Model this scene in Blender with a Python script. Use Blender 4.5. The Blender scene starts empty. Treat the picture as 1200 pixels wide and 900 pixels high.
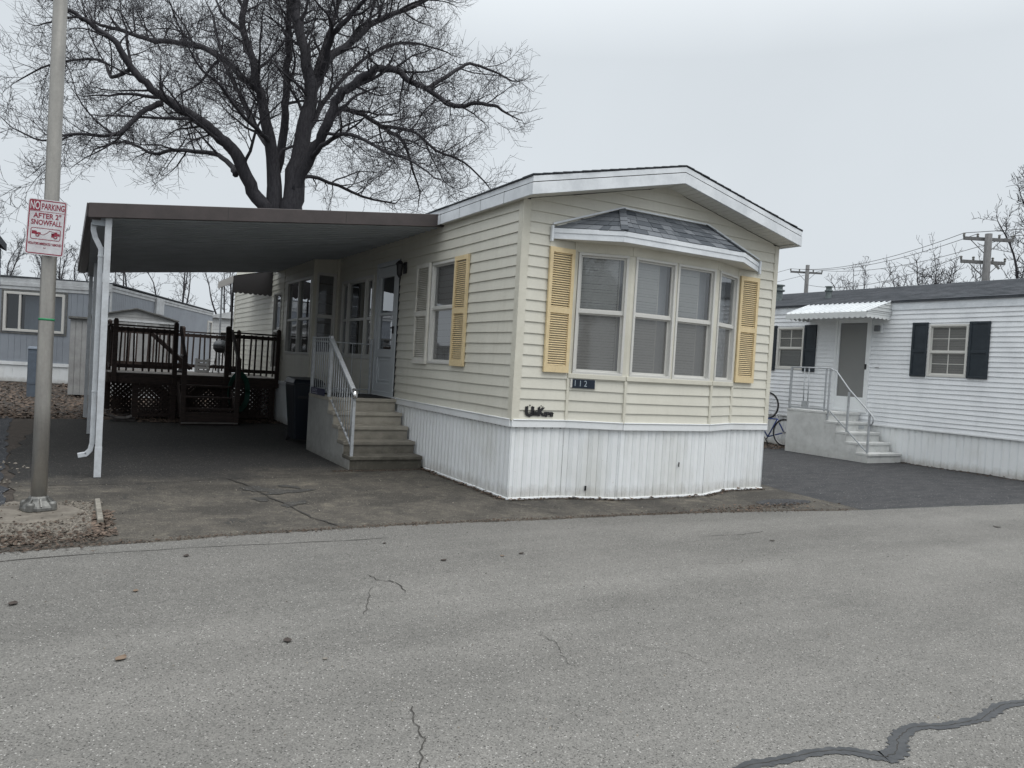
import bpy, bmesh, math, random
from mathutils import Vector, Matrix
R = math.radians
sc = bpy.context.scene
COL = sc.collection
rnd = random.Random(11)

# ------------------------------------------------------------------ materials
def nmat(name):
    m = bpy.data.materials.new(name); m.use_nodes = True
    nt = m.node_tree; b = nt.nodes['Principled BSDF']
    return m, nt, b
def N(nt, t, **k):
    n = nt.nodes.new(t)
    for a, v in k.items():
        if a in n.inputs.keys() if False else False: pass
        setattr(n, a, v)
    return n
def rgb(c): return (c[0], c[1], c[2], 1)
def noise(nt, vec, scale, detail=4, rough=.6, stretch=None):
    n = nt.nodes.new('ShaderNodeTexNoise'); n.inputs['Scale'].default_value = scale
    n.inputs['Detail'].default_value = detail; n.inputs['Roughness'].default_value = rough
    if stretch:
        mp = nt.nodes.new('ShaderNodeMapping'); mp.inputs['Scale'].default_value = stretch
        nt.links.new(vec, mp.inputs['Vector']); vec = mp.outputs[0]
    nt.links.new(vec, n.inputs['Vector']); return n.outputs['Fac']
def ramp(nt, fac, lo, hi, a=0., b=1.):
    n = nt.nodes.new('ShaderNodeMapRange'); n.inputs[1].default_value = lo; n.inputs[2].default_value = hi
    n.inputs[3].default_value = a; n.inputs[4].default_value = b; n.clamp = True
    nt.links.new(fac, n.inputs[0]); return n.outputs[0]
def mix(nt, fac, a, b, mode='MIX'):
    n = nt.nodes.new('ShaderNodeMix'); n.data_type = 'RGBA'; n.blend_type = mode
    for s, v in ((0, fac), (6, a), (7, b)):
        if isinstance(v, (int, float)): n.inputs[s].default_value = v
        elif isinstance(v, tuple): n.inputs[s].default_value = rgb(v)
        else: nt.links.new(v, n.inputs[s])
    return n.outputs[2]
def math_(nt, op, a, b=0.):
    n = nt.nodes.new('ShaderNodeMath'); n.operation = op
    for s, v in ((0, a), (1, b)):
        if isinstance(v, (int, float)): n.inputs[s].default_value = v
        else: nt.links.new(v, n.inputs[s])
    return n.outputs[0]
def bumpn(nt, b, h, strength, dist=.01):
    n = nt.nodes.new('ShaderNodeBump'); n.inputs['Strength'].default_value = strength
    n.inputs['Distance'].default_value = dist
    nt.links.new(h, n.inputs['Height']); nt.links.new(n.outputs[0], b.inputs['Normal'])
def pos(nt):
    g = nt.nodes.new('ShaderNodeNewGeometry'); return g.outputs['Position']
def sep(nt, v):
    s = nt.nodes.new('ShaderNodeSeparateXYZ'); nt.links.new(v, s.inputs[0]); return s.outputs
def mat(name, col, rough=.6, metal=0, col2=None, vs=3., lo=.4, hi=.65, stretch=None, bump=0, bs=60, fine=.06,
        island=0., spec=.4, coat=0):
    m, nt, b = nmat(name)
    p = pos(nt)
    c = rgb(col)
    out = None
    if col2:
        f = ramp(nt, noise(nt, p, vs, 6, .62, stretch), lo, hi)
        out = mix(nt, f, tuple(col), tuple(col2))
    if fine:
        f2 = ramp(nt, noise(nt, p, 35, 3, .6), .3, .7, 1 - fine, 1 + fine)
        cb = nt.nodes.new('ShaderNodeCombineColor')
        for i in range(3): nt.links.new(f2, cb.inputs[i])
        out = mix(nt, 1., out if out is not None else tuple(col), cb.outputs[0], 'MULTIPLY')
    if island:
        g = nt.nodes.new('ShaderNodeNewGeometry')
        f3 = ramp(nt, g.outputs['Random Per Island'], 0, 1, 1 - island, 1 + island)
        cb = nt.nodes.new('ShaderNodeCombineColor')
        for i in range(3): nt.links.new(f3, cb.inputs[i])
        out = mix(nt, 1., out if out is not None else tuple(col), cb.outputs[0], 'MULTIPLY')
    if out is not None: nt.links.new(out, b.inputs['Base Color'])
    else: b.inputs['Base Color'].default_value = c
    b.inputs['Roughness'].default_value = rough; b.inputs['Metallic'].default_value = metal
    b.inputs['Specular IOR Level'].default_value = spec
    if bump: bumpn(nt, b, noise(nt, p, bs, 4, .6), bump, .004)
    return m
MT = {}
MT['vinyl'] = mat('vinyl_cream', (.63, .615, .54), .5, col2=(.555, .54, .47), vs=1.3, lo=.38, hi=.72, stretch=(1, 1, .35), fine=.03)
_m = MT['vinyl']; _nt = _m.node_tree; _b = _nt.nodes['Principled BSDF']; _src = _b.inputs['Base Color'].links[0].from_socket
_st = ramp(_nt, noise(_nt, pos(_nt), 7, 6, .75, (1, 1, .10)), .54, .74, 0, .26)
_c2 = mix(_nt, _st, _src, (.36, .34, .28)); _c3 = mix(_nt, ramp(_nt, noise(_nt, pos(_nt), .7, 3, .5), .4, .65, 0, .22), _c2, (.66, .65, .59))
_nt.links.new(_c3, _b.inputs['Base Color'])
MT['vinyl_trim'] = mat('vinyl_trim_cream', (.62, .602, .52), .5, col2=(.56, .54, .46), vs=3, fine=.03)
MT['white_metal'] = mat('white_painted_metal', (.74, .76, .77), .45, col2=(.62, .63, .63), vs=2.2, lo=.5, hi=.75, stretch=(1, 1, .4), fine=.03)
MT['skirt'] = mat('white_skirting', (.84, .86, .87), .45, col2=(.68, .69, .67), vs=1.4, lo=.48, hi=.74, stretch=(1, 1, .5), fine=.03)
MT['fascia'] = mat('fascia_aluminium', (.74, .77, .80), .42, col2=(.60, .63, .66), vs=3, fine=.03)
MT['soffit'] = mat('soffit_vinyl', (.66, .65, .60), .6, fine=.03)
MT['win_white'] = mat('window_white', (.58, .575, .545), .4, fine=.04)
MT['yellow'] = mat('faded_yellow_paint', (.68, .55, .33), .6, col2=(.60, .485, .29), vs=5, fine=.06)
MT['shutter_white'] = mat('shutter_white_paint', (.68, .67, .62), .6, col2=(.58, .56, .5), vs=5, fine=.04)
MT['dark'] = mat('interior_dark', (.05, .05, .048), .9, fine=0)
MT['blind'] = mat('blind_vinyl', (.72, .73, .72), .6, fine=.04)
MT['curtain'] = mat('curtain_cloth', (.34, .36, .39), .9, fine=.05)
MT['brown_metal'] = mat('brown_fascia_metal', (.066, .054, .053), .45, col2=(.050, .042, .041), vs=4, fine=.04)
MT['pan'] = mat('carport_pan', (.36, .39, .42), .5, col2=(.30, .33, .355), vs=2, fine=.03)
MT['post'] = mat('carport_post_paint', (.56, .59, .62), .45, col2=(.46, .48, .50), vs=6, fine=.05)
MT['rail'] = mat('handrail_paint', (.40, .42, .44), .4, .1, col2=(.27, .28, .28), vs=14, lo=.5, hi=.75, fine=.06)
MT['chrome'] = mat('polished_cap', (.8, .8, .8), .2, .9, fine=0)
MT['deckwood'] = mat('dark_stained_wood', (.050, .033, .028), .75, col2=(.024, .018, .016), vs=7, stretch=(1, 1, 6), bump=.3, bs=80)
MT['deckfloor'] = mat('weathered_deck_boards', (.20, .19, .18), .8, col2=(.12, .11, .10), vs=5, bump=.2, island=.15)
MT['black'] = mat('black_paint', (.018, .018, .02), .5, fine=.05)
MT['navy_shutter'] = mat('navy_shutter', (.016, .024, .032), .5, col2=(.026, .035, .045), vs=6, fine=.05)
MT['bin'] = mat('bin_plastic', (.007, .010, .016), .45, fine=.05)
MT['pole'] = mat('brushed_steel', (.40, .385, .355), .38, .55, col2=(.27, .26, .245), vs=3.5, lo=.35, hi=.7, stretch=(3, 3, .5), bump=.1, bs=60, fine=.05)
MT['castbase'] = mat('cast_base', (.20, .20, .19), .5, .5, col2=(.12, .12, .115), vs=14, fine=.1)
MT['green'] = mat('green_tape', (.02, .22, .09), .5, fine=0)
MT['sign_white'] = mat('sign_white', (.62, .62, .64), .35, col2=(.5, .48, .5), vs=10, fine=.03)
MT['sign_red'] = mat('sign_red', (.24, .022, .045), .4, fine=.05)
MT['bluegrey'] = mat('bluegrey_siding', (.27, .295, .33), .55, col2=(.235, .255, .285), vs=1.2, fine=.04)
MT['rvwhite'] = mat('white_roof_band', (.55, .57, .58), .5, col2=(.42, .43, .44), vs=3, fine=.05)
MT['shedmetal'] = mat('shed_metal', (.32, .325, .325), .5, col2=(.25, .25, .25), vs=3, fine=.05)
MT['palewhite'] = mat('pale_home', (.55, .56, .56), .6, fine=.04)
MT['white_siding'] = mat('white_vinyl_siding', (.78, .80, .82), .5, col2=(.64, .66, .68), vs=2.2, lo=.45, hi=.75, stretch=(1, 1, .6), fine=.04)
MT['neigh'] = mat('slate_siding', (.07, .085, .10), .6, fine=.05)
MT['wire'] = mat('wire', (.03, .03, .032), .6, fine=0)
MT['utilpole'] = mat('weathered_pole', (.17, .17, .17), .85, col2=(.11, .11, .112), vs=5, stretch=(4, 4, .6), bump=.4, bs=30)
MT['bark'] = mat('grey_bark', (.048, .046, .052), .9, col2=(.026, .025, .030), vs=6, stretch=(3, 3, .8), bump=.7, bs=20, fine=.15)
MT['twig'] = mat('twig_bark', (.034, .032, .037), .9, fine=0)
MT['vent'] = mat('roof_vent_metal', (.17, .20, .20), .6, col2=(.1, .12, .12), vs=12, fine=.05)
MT['tyre'] = mat('tyre_rubber', (.02, .02, .022), .8, fine=0)
MT['spoke'] = mat('spoke_steel', (.5, .5, .5), .35, .8, fine=0)
MT['bikeblue'] = mat('bike_blue_paint', (.02, .05, .19), .35, fine=0)
MT['plate'] = mat('number_plate_blue', (.012, .02, .035), .35, fine=.05)
MT['plate_text'] = mat('number_text', (.33, .38, .42), .5, fine=0)
MT['plaque'] = mat('steps_plaque', (.015, .016, .05), .5, fine=0)
MT['plaque_text'] = mat('plaque_text', (.30, .30, .36), .5, fine=0)
MT['hose'] = mat('hose_green', (.006, .06, .04), .45, fine=0)
MT['grillgrey'] = mat('grill_enamel', (.12, .13, .14), .35, fine=.05)
MT['pedestal'] = mat('utility_box_paint', (.12, .15, .19), .5, col2=(.1, .12, .15), vs=5, fine=.05)
MT['tray'] = mat('dull_tray', (.11, .10, .095), .6, .3, col2=(.07, .06, .055), vs=9, fine=.08)
MT['leaf'] = mat('dead_leaf', (.105, .078, .060), .85, island=.65, fine=.1)
MT['stone'] = mat('gravel_stone', (.165, .15, .128), .85, island=.75, fine=.15)
MT['curbwood'] = mat('timber_curb', (.25, .235, .205), .85, col2=(.14, .13, .11), vs=12, bump=.4, bs=40)
MT['pad'] = mat('old_concrete_pad', (.175, .158, .134), .85, col2=(.10, .088, .074), vs=6, bump=.4, bs=50, fine=.12)
MT['crack'] = mat('crack_shadow_filler', (.045, .042, .038), .95, fine=.2)
MT['tar'] = mat('tar_sealer', (.036, .039, .043), .5, col2=(.056, .059, .063), vs=12, bump=.3, bs=70, fine=.1)
MT['mat'] = mat('rubber_mat', (.015, .015, .016), .9, fine=.2)
MT['mesh_metal'] = mat('awning_white', (.60, .62, .62), .45, col2=(.60, .62, .62), vs=4, fine=.03)
MT['awning_dark'] = mat('awning_brown', (.028, .026, .027), .6, fine=.05)
MT['awning_light'] = mat('awning_tan', (.42, .40, .37), .6, fine=.05)
MT['door_grey'] = mat('door_greypaint', (.52, .55, .57), .45, fine=.03)
MT['bluecloth'] = mat('pale_curtain', (.20, .23, .27), .9, fine=.05)
MT['debris'] = mat('leaf_debris', (.075, .055, .042), .95, island=.5, fine=.15)

def glass(name, tint=(.55, .58, .60), ior=1.75, rough=.015, haze=0., hazecol=(.3, .3, .3)):
    m = bpy.data.materials.new(name); m.use_nodes = True; nt = m.node_tree
    nt.nodes.clear()
    o = nt.nodes.new('ShaderNodeOutputMaterial'); g = nt.nodes.new('ShaderNodeBsdfGlossy')
    g.inputs['Roughness'].default_value = rough; g.inputs['Color'].default_value = (.95, .97, 1, 1)
    t = nt.nodes.new('ShaderNodeBsdfTransparent'); t.inputs['Color'].default_value = rgb(tint)
    lw = nt.nodes.new('ShaderNodeLayerWeight'); lw.inputs['Blend'].default_value = .5
    f0 = ((ior - 1) / (ior + 1)) ** 2; f = math_(nt, 'ADD', math_(nt, 'MULTIPLY', math_(nt, 'POWER', lw.outputs['Facing'], 4.), 1 - f0), f0)
    mx = nt.nodes.new('ShaderNodeMixShader')
    nt.links.new(f, mx.inputs[0]); nt.links.new(g.outputs[0], mx.inputs[2])
    src = t.outputs[0]
    if haze:
        d = nt.nodes.new('ShaderNodeBsdfDiffuse'); d.inputs['Color'].default_value = rgb(hazecol)
        m2 = nt.nodes.new('ShaderNodeMixShader'); m2.inputs[0].default_value = haze
        nt.links.new(t.outputs[0], m2.inputs[1]); nt.links.new(d.outputs[0], m2.inputs[2]); src = m2.outputs[0]
    nt.links.new(src, mx.inputs[1]); 
    # slight waviness of old panes
    b = nt.nodes.new('ShaderNodeBump'); b.inputs['Strength'].default_value = .03; b.inputs['Distance'].default_value = .02
    nt.links.new(noise(nt, pos(nt), 2.2, 2, .5), b.inputs['Height']); nt.links.new(b.outputs[0], g.inputs['Normal'])
    nt.links.new(mx.outputs[0], o.inputs[0]); return m
MT['glass'] = glass('window_glass')
MT['glass_screen'] = glass('window_glass_screened', (.66, .65, .64), 1.6, .04, .44, (.25, .25, .24))
MT['glass_hazy'] = glass('window_glass_sheen', (.84, .85, .85), 1.9, .015, .16, (.32, .33, .33))  # grey diffuse haze stands in for sky sheen on the panes
MT['glass_dark'] = glass('dark_glass', (.35, .38, .40), 2.5)
MT['glass_grey'] = glass('door_glass_grey', (.5, .5, .5), 1.5, .08, .6, (.30, .305, .30))

def asphalt_road():
    m, nt, b = nmat('road_asphalt'); p = pos(nt)
    v = nt.nodes.new('ShaderNodeTexVoronoi'); v.inputs['Scale'].default_value = 165; nt.links.new(p, v.inputs['Vector'])
    s = sep(nt, v.outputs['Color'])
    spec = ramp(nt, s[0], 0, 1, .72, 1.28)
    bright = ramp(nt, s[1], .968, .99)
    dark = ramp(nt, s[2], .93, .97)
    base = mix(nt, ramp(nt, noise(nt, p, .9, 5, .6), .36, .66), (.198, .193, .181), (.162, .159, .149))
    base = mix(nt, ramp(nt, noise(nt, p, 5, 6, .65, (1, 2.2, 1)), .52, .75), base, (.214, .208, .194))
    lanes = ramp(nt, noise(nt, p, .55, 4, .55, (.22, 1.9, 1)), .40, .62, .86, 1.10)
    spots = ramp(nt, noise(nt, p, 1.7, 5, .75, (1, 1.3, 1)), .63, .72, 1., .80)
    lanes = math_(nt, 'MULTIPLY', lanes, spots)
    cl = nt.nodes.new('ShaderNodeCombineColor')
    for i in range(3): nt.links.new(lanes, cl.inputs[i])
    base = mix(nt, 1., base, cl.outputs[0], 'MULTIPLY')
    cb = nt.nodes.new('ShaderNodeCombineColor')
    for i in range(3): nt.links.new(spec, cb.inputs[i])
    c = mix(nt, 1., base, cb.outputs[0], 'MULTIPLY')
    c = mix(nt, bright, c, (.44, .43, .41)); c = mix(nt, dark, c, (.058, .056, .053))
    n2 = noise(nt, p, 220, 2, .5)
    c = mix(nt, ramp(nt, n2, .35, .65, 0, .24), c, (.06, .058, .055))
    nt.links.new(c, b.inputs['Base Color']); b.inputs['Roughness'].default_value = .85
    b.inputs['Specular IOR Level'].default_value = .25
    h = math_(nt, 'ADD', v.outputs['Distance'], math_(nt, 'MULTIPLY', n2, .6))
    bumpn(nt, b, h, .55, .006); return m
def asphalt_drive():
    m, nt, b = nmat('driveway_asphalt'); p = pos(nt); X, Y, Z = sep(nt, p)
    v = nt.nodes.new('ShaderNodeTexVoronoi'); v.inputs['Scale'].default_value = 95; nt.links.new(p, v.inputs['Vector'])
    s = sep(nt, v.outputs['Color'])
    worn = mix(nt, ramp(nt, noise(nt, p, 1.6, 6, .65), .38, .62), (.104, .095, .082), (.064, .060, .054))
    worn = mix(nt, ramp(nt, noise(nt, p, 7, 5, .7), .5, .72), worn, (.136, .124, .103))
    # worn apron near the road, blacker sealed asphalt further in (irregular edge)
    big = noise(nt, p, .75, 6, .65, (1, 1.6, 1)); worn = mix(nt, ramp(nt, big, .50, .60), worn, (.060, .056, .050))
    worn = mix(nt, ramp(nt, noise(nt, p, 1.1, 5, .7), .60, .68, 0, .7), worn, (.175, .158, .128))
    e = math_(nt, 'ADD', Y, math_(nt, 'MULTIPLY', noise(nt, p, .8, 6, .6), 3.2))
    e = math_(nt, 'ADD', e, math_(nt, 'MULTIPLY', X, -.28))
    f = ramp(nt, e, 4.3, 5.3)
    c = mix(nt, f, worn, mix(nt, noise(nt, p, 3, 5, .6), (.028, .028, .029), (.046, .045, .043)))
    # dark stain trail
    st = ramp(nt, noise(nt, p, 2.3, 6, .7, (1.6, .7, 1)), .60, .66)
    c = mix(nt, math_(nt, 'MULTIPLY', st, .75), c, (.042, .041, .040))
    cb = nt.nodes.new('ShaderNodeCombineColor'); sp = ramp(nt, s[0], 0, 1, .74, 1.26)
    for i in range(3): nt.links.new(sp, cb.inputs[i])
    c = mix(nt, 1., c, cb.outputs[0], 'MULTIPLY')
    c = mix(nt, ramp(nt, s[1], .975, .99, 0, .6), c, (.27, .25, .21))
    nt.links.new(c, b.inputs['Base Color']); b.inputs['Roughness'].default_value = .9
    b.inputs['Specular IOR Level'].default_value = .2
    bumpn(nt, b, v.outputs['Distance'], .6, .006); return m
def asphalt_dark(name, a, c2, specks=.985):
    m, nt, b = nmat(name); p = pos(nt)
    v = nt.nodes.new('ShaderNodeTexVoronoi'); v.inputs['Scale'].default_value = 90; nt.links.new(p, v.inputs['Vector'])
    s = sep(nt, v.outputs['Color'])
    c = mix(nt, ramp(nt, noise(nt, p, 2.2, 6, .7, (1, 2.6, 1)), .4, .68), a, c2)
    c = mix(nt, ramp(nt, s[0], specks, specks + .01), c, (.26, .26, .26))
    cb = nt.nodes.new('ShaderNodeCombineColor'); sp = ramp(nt, s[1], 0, 1, .72, 1.28)
    for i in range(3): nt.links.new(sp, cb.inputs[i])
    c = mix(nt, 1., c, cb.outputs[0], 'MULTIPLY')
    nt.links.new(c, b.inputs['Base Color']); b.inputs['Roughness'].default_value = .8
    b.inputs['Specular IOR Level'].default_value = .25
    bumpn(nt, b, v.outputs['Distance'], .4, .006); return m
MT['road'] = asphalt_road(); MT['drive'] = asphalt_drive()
MT['drive_dark'] = asphalt_dark('sealed_asphalt', (.034, .035, .038), (.060, .060, .062))
MT['drive_blue'] = asphalt_dark('neighbour_asphalt', (.034, .038, .045), (.05, .053, .06), .975)
MT['patch'] = asphalt_dark('asphalt_patch_fill', (.050, .049, .047), (.078, .074, .068))
MT['ground'] = mat('leafy_soil', (.06, .05, .042), .95, col2=(.035, .03, .027), vs=9, bump=.8, bs=50, fine=.3)
def concrete_mat(name, base, dirtcol, z_lo, z_hi, amt=.85):
    m, nt, b = nmat(name); p = pos(nt); X, Y, Z = sep(nt, p)
    c = mix(nt, ramp(nt, noise(nt, p, 4, 6, .6), .35, .7), base, tuple(x * .78 for x in base))
    zz = math_(nt, 'ADD', Z, math_(nt, 'MULTIPLY', noise(nt, p, 5, 6, .7, (1, 1, 2)), .5))
    f = ramp(nt, zz, z_hi + .25, z_lo + .25, 0, amt)
    c = mix(nt, f, c, dirtcol)
    st = ramp(nt, noise(nt, p, 9, 6, .7, (1, 1, .6)), .52, .7, 0, .35)
    c = mix(nt, st, c, tuple(x * .5 for x in base))
    nt.links.new(c, b.inputs['Base Color']); b.inputs['Roughness'].default_value = .9
    bumpn(nt, b, noise(nt, p, 90, 4, .7), .35, .004); return m
MT['steps'] = concrete_mat('stained_concrete', (.37, .345, .295), (.05, .046, .036), .10, .66, .93)
MT['stepside'] = concrete_mat('steps_side_concrete', (.31, .31, .295), (.15, .145, .13), .0, .2, .6)
MT['steps2'] = concrete_mat('painted_concrete', (.60, .61, .60), (.42, .42, .40), .0, .25, .5)
def skirt_mat():
    m, nt, b = nmat('white_skirting_splashed'); p = pos(nt); X, Y, Z = sep(nt, p)
    c = mix(nt, ramp(nt, noise(nt, p, 1.4, 6, .62, (1, 1, .5)), .48, .74), (.78, .80, .81), (.66, .67, .65))
    st = ramp(nt, noise(nt, p, 9, 6, .75, (1, 1, .12)), .55, .72, 0, .20); c = mix(nt, st, c, (.42, .41, .37))
    zz = math_(nt, 'ADD', Z, math_(nt, 'MULTIPLY', noise(nt, p, 6, 6, .8, (1, 1, .7)), -.30))
    c = mix(nt, ramp(nt, zz, .02, -.12, 0, .5), c, (.26, .235, .19))
    c = mix(nt, ramp(nt, noise(nt, p, 26, 4, .7), .66, .74, 0, .5), c, (.40, .37, .31))
    nt.links.new(c, b.inputs['Base Color']); b.inputs['Roughness'].default_value = .5
    bumpn(nt, b, noise(nt, p, 2.5, 3, .5), .35, .03); return m
MT['skirt'] = skirt_mat()
def shingle_mat(name, a, b2, isl=.3):
    m, nt, b = nmat(name); p = pos(nt)
    g = nt.nodes.new('ShaderNodeNewGeometry')
    c = mix(nt, ramp(nt, g.outputs['Random Per Island'], 0, 1), a, b2)
    c = mix(nt, ramp(nt, noise(nt, p, 180, 2, .5), .35, .65, 0, .5), c, tuple(x * .55 for x in a))
    nt.links.new(c, b.inputs['Base Color']); b.inputs['Roughness'].default_value = .95
    b.inputs['Specular IOR Level'].default_value = .15
    return m
MT['shingle'] = shingle_mat('slate_blue_shingle', (.075, .085, .098), (.21, .225, .245))
MT['shingle_dark'] = mat('dark_roof_shingle', (.060, .066, .074), .95, col2=(.085, .09, .10), vs=3, bump=.5, bs=60, fine=.2, island=.12, spec=.1)

# ------------------------------------------------------------------ mesh builder
class F:
    """wall frame: origin, horizontal direction u, outward normal n"""
    def __init__(s, ox, oy, ux, uy, nx, ny, oz=0.):
        l = math.hypot(ux, uy); s.o = (ox, oy); s.u = (ux / l, uy / l)
        l = math.hypot(nx, ny); s.n = (nx / l, ny / l); s.z = oz
    def p(s, u, d, z):
        return (s.o[0] + s.u[0] * u + s.n[0] * d, s.o[1] + s.u[1] * u + s.n[1] * d, s.z + z)
class MB:
    def __init__(s): s.v = []; s.f = []
    def add(s, vs, fs):
        k = len(s.v); s.v.extend(vs); s.f.extend([tuple(i + k for i in f) for f in fs]); return s
    def hexa(s, b, t):
        return s.add(list(b) + list(t), [(3, 2, 1, 0), (4, 5, 6, 7), (0, 1, 5, 4), (1, 2, 6, 5), (2, 3, 7, 6), (3, 0, 4, 7)])
    def box(s, x0, x1, y0, y1, z0, z1):
        return s.hexa([(x0, y0, z0), (x1, y0, z0), (x1, y1, z0), (x0, y1, z0)], [(x0, y0, z1), (x1, y0, z1), (x1, y1, z1), (x0, y1, z1)])
    def fbox(s, f, u0, u1, d0, d1, z0, z1):
        return s.hexa([f.p(u0, d1, z0), f.p(u1, d1, z0), f.p(u1, d0, z0), f.p(u0, d0, z0)],
                      [f.p(u0, d1, z1), f.p(u1, d1, z1), f.p(u1, d0, z1), f.p(u0, d0, z1)])
    def quad(s, a, b, c, d): return s.add([a, b, c, d], [(0, 1, 2, 3)])
    def ring(s, f, u0, u1, z0, z1, w, d0, d1, wb=None):
        wb = wb or w
        s.fbox(f, u0, u1, d0, d1, z1 - w, z1); s.fbox(f, u0, u1, d0, d1, z0, z0 + wb)
        s.fbox(f, u0, u0 + w, d0, d1, z0 + wb, z1 - w); s.fbox(f, u1 - w, u1, d0, d1, z0 + wb, z1 - w); return s
    def bar(s, a, b, w, h, up=(0, 0, 1)):
        a = Vector(a); b = Vector(b); d = (b - a).normalized(); up = Vector(up)
        x = d.cross(up).normalized(); y = x.cross(d)
        q = []
        for P in (a, b):
            for sx, sy in ((-1, -1), (1, -1), (1, 1), (-1, 1)): q.append(tuple(P + x * (sx * w / 2) + y * (sy * h / 2)))
        return s.hexa(q[:4], q[4:])
    def tube(s, pts, r, n=6, cap=True):
        pts = [Vector(p) for p in pts]
        if not isinstance(r, (list, tuple)): r = [r] * len(pts)
        k = len(s.v); up = None
        for i, p in enumerate(pts):
            d = (pts[min(i + 1, len(pts) - 1)] - pts[max(i - 1, 0)])
            if d.length < 1e-9: d = Vector((0, 0, 1))
            d.normalize()
            if up is None:
                up = Vector((0, 0, 1)) if abs(d.z) < .9 else Vector((1, 0, 0))
            x = d.cross(up)
            if x.length < 1e-6: x = d.cross(Vector((0, 1, 0)))
            x.normalize(); y = x.cross(d); up = y
            for j in range(n):
                a = 2 * math.pi * j / n
                s.v.append(tuple(p + (x * math.cos(a) + y * math.sin(a)) * r[i]))
        for i in range(len(pts) - 1):
            for j in range(n):
                a = k + i * n + j; b = k + i * n + (j + 1) % n
                s.f.append((a, b, b + n, a + n))
        if cap:
            s.f.append(tuple(k + j for j in range(n))[::-1]); e = k + (len(pts) - 1) * n
            s.f.append(tuple(e + j for j in range(n)))
        return s
    def lathe(s, cx, cy, prof, n=24):
        k = len(s.v)
        for r, z in prof:
            for j in range(n):
                a = 2 * math.pi * j / n; s.v.append((cx + r * math.cos(a), cy + r * math.sin(a), z))
        for i in range(len(prof) - 1):
            for j in range(n):
                a = k + i * n + j; b = k + i * n + (j + 1) % n; s.f.append((a, b, b + n, a + n))
        s.f.append(tuple(k + j for j in range(n))[::-1]); e = k + (len(prof) - 1) * n
        s.f.append(tuple(e + j for j in range(n))); return s
    def torus(s, c, ax1, ax2, Rr, r, n=28, m=6):
        c = Vector(c); a1 = Vector(ax1).normalized(); a2 = Vector(ax2).normalized(); a3 = a1.cross(a2)
        k = len(s.v)
        for i in range(n):
            t = 2 * math.pi * i / n; d = a1 * math.cos(t) + a2 * math.sin(t)
            for j in range(m):
                q = 2 * math.pi * j / m
                s.v.append(tuple(c + d * (Rr + r * math.cos(q)) + a3 * (r * math.sin(q))))
        for i in range(n):
            for j in range(m):
                a = k + i * m + j; b = k + i * m + (j + 1) % m
                c2 = k + ((i + 1) % n) * m + (j + 1) % m; d2 = k + ((i + 1) % n) * m + j
                s.f.append((a, b, c2, d2))
        return s
    def build(s, name, m, parent=None, smooth=False, bevel=0., fix=True, each=False):
        if each:
            par = list(range(len(s.v)))
            def fnd(i):
                while par[i] != i: par[i] = par[par[i]]; i = par[i]
                return i
            for f in s.f:
                for i in f[1:]: par[fnd(i)] = fnd(f[0])
            comps = {}
            for f in s.f: comps.setdefault(fnd(f[0]), []).append(f)
            out = []
            for fs_ in comps.values():
                ids = sorted({i for f in fs_ for i in f}); mp = {a: b for b, a in enumerate(ids)}
                q = MB(); q.v = [s.v[i] for i in ids]; q.f = [tuple(mp[i] for i in f) for f in fs_]
                out.append(q.build(name, m, parent, smooth, bevel, fix))
            return out
        root = parent; off = Vector((0, 0, 0))
        while root is not None:
            off += root.location; root = root.parent
        me = bpy.data.meshes.new(name)
        me.from_pydata([(x - off.x, y - off.y, z - off.z) for x, y, z in s.v], [], s.f)
        if fix:
            bm = bmesh.new(); bm.from_mesh(me); bmesh.ops.recalc_face_normals(bm, faces=bm.faces); bm.to_mesh(me); bm.free()
        if smooth:
            for p in me.polygons: p.use_smooth = True
        me.materials.append(MT[m] if isinstance(m, str) else m)
        o = bpy.data.objects.new(name, me); COL.objects.link(o); o.parent = parent
        if bevel:
            b = o.modifiers.new('bevel', 'BEVEL'); b.width = bevel; b.segments = 2; b.limit_method = 'ANGLE'
        return o
def tag(o, label, cat, group=None):
    o['label'] = label; o['category'] = cat
    if group: o['group'] = group
    return o
def thing(name, label, cat, loc=(0, 0, 0), group=None):
    o = bpy.data.objects.new(name, None); COL.objects.link(o); o.location = loc
    o.empty_display_size = .2
    return tag(o, label, cat, group)
def struct(o): o['kind'] = 'structure'; return o
def stuff(o): o['kind'] = 'stuff'; return o
def text(s, f, u, d, z, size, m, parent, name='lettering', sx=1., ext=.0012, bold=0., align='CENTER', tilt=0., fit=0.):
    cu = bpy.data.curves.new('t', 'FONT'); cu.body = s; cu.size = size; cu.extrude = ext; cu.offset = bold
    cu.align_x = align; cu.align_y = 'CENTER'
    ob = bpy.data.objects.new('t', cu); COL.objects.link(ob); bpy.context.view_layer.update()
    me = ob.evaluated_get(bpy.context.evaluated_depsgraph_get()).to_mesh()
    mb = MB()
    ca, sa = math.cos(tilt), math.sin(tilt)
    vs = []
    if fit: wd_ = max(v.co.x for v in me.vertices) - min(v.co.x for v in me.vertices); sx = fit / wd_
    for v in me.vertices:
        a, b = v.co.x * sx, v.co.y
        vs.append(f.p(u + a * ca - b * sa, d + v.co.z, z + a * sa + b * ca))
    mb.add(vs, [tuple(p.vertices) for p in me.polygons])
    bpy.data.objects.remove(ob); bpy.data.curves.remove(cu)
    return mb.build(name, m, parent, fix=False)

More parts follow.
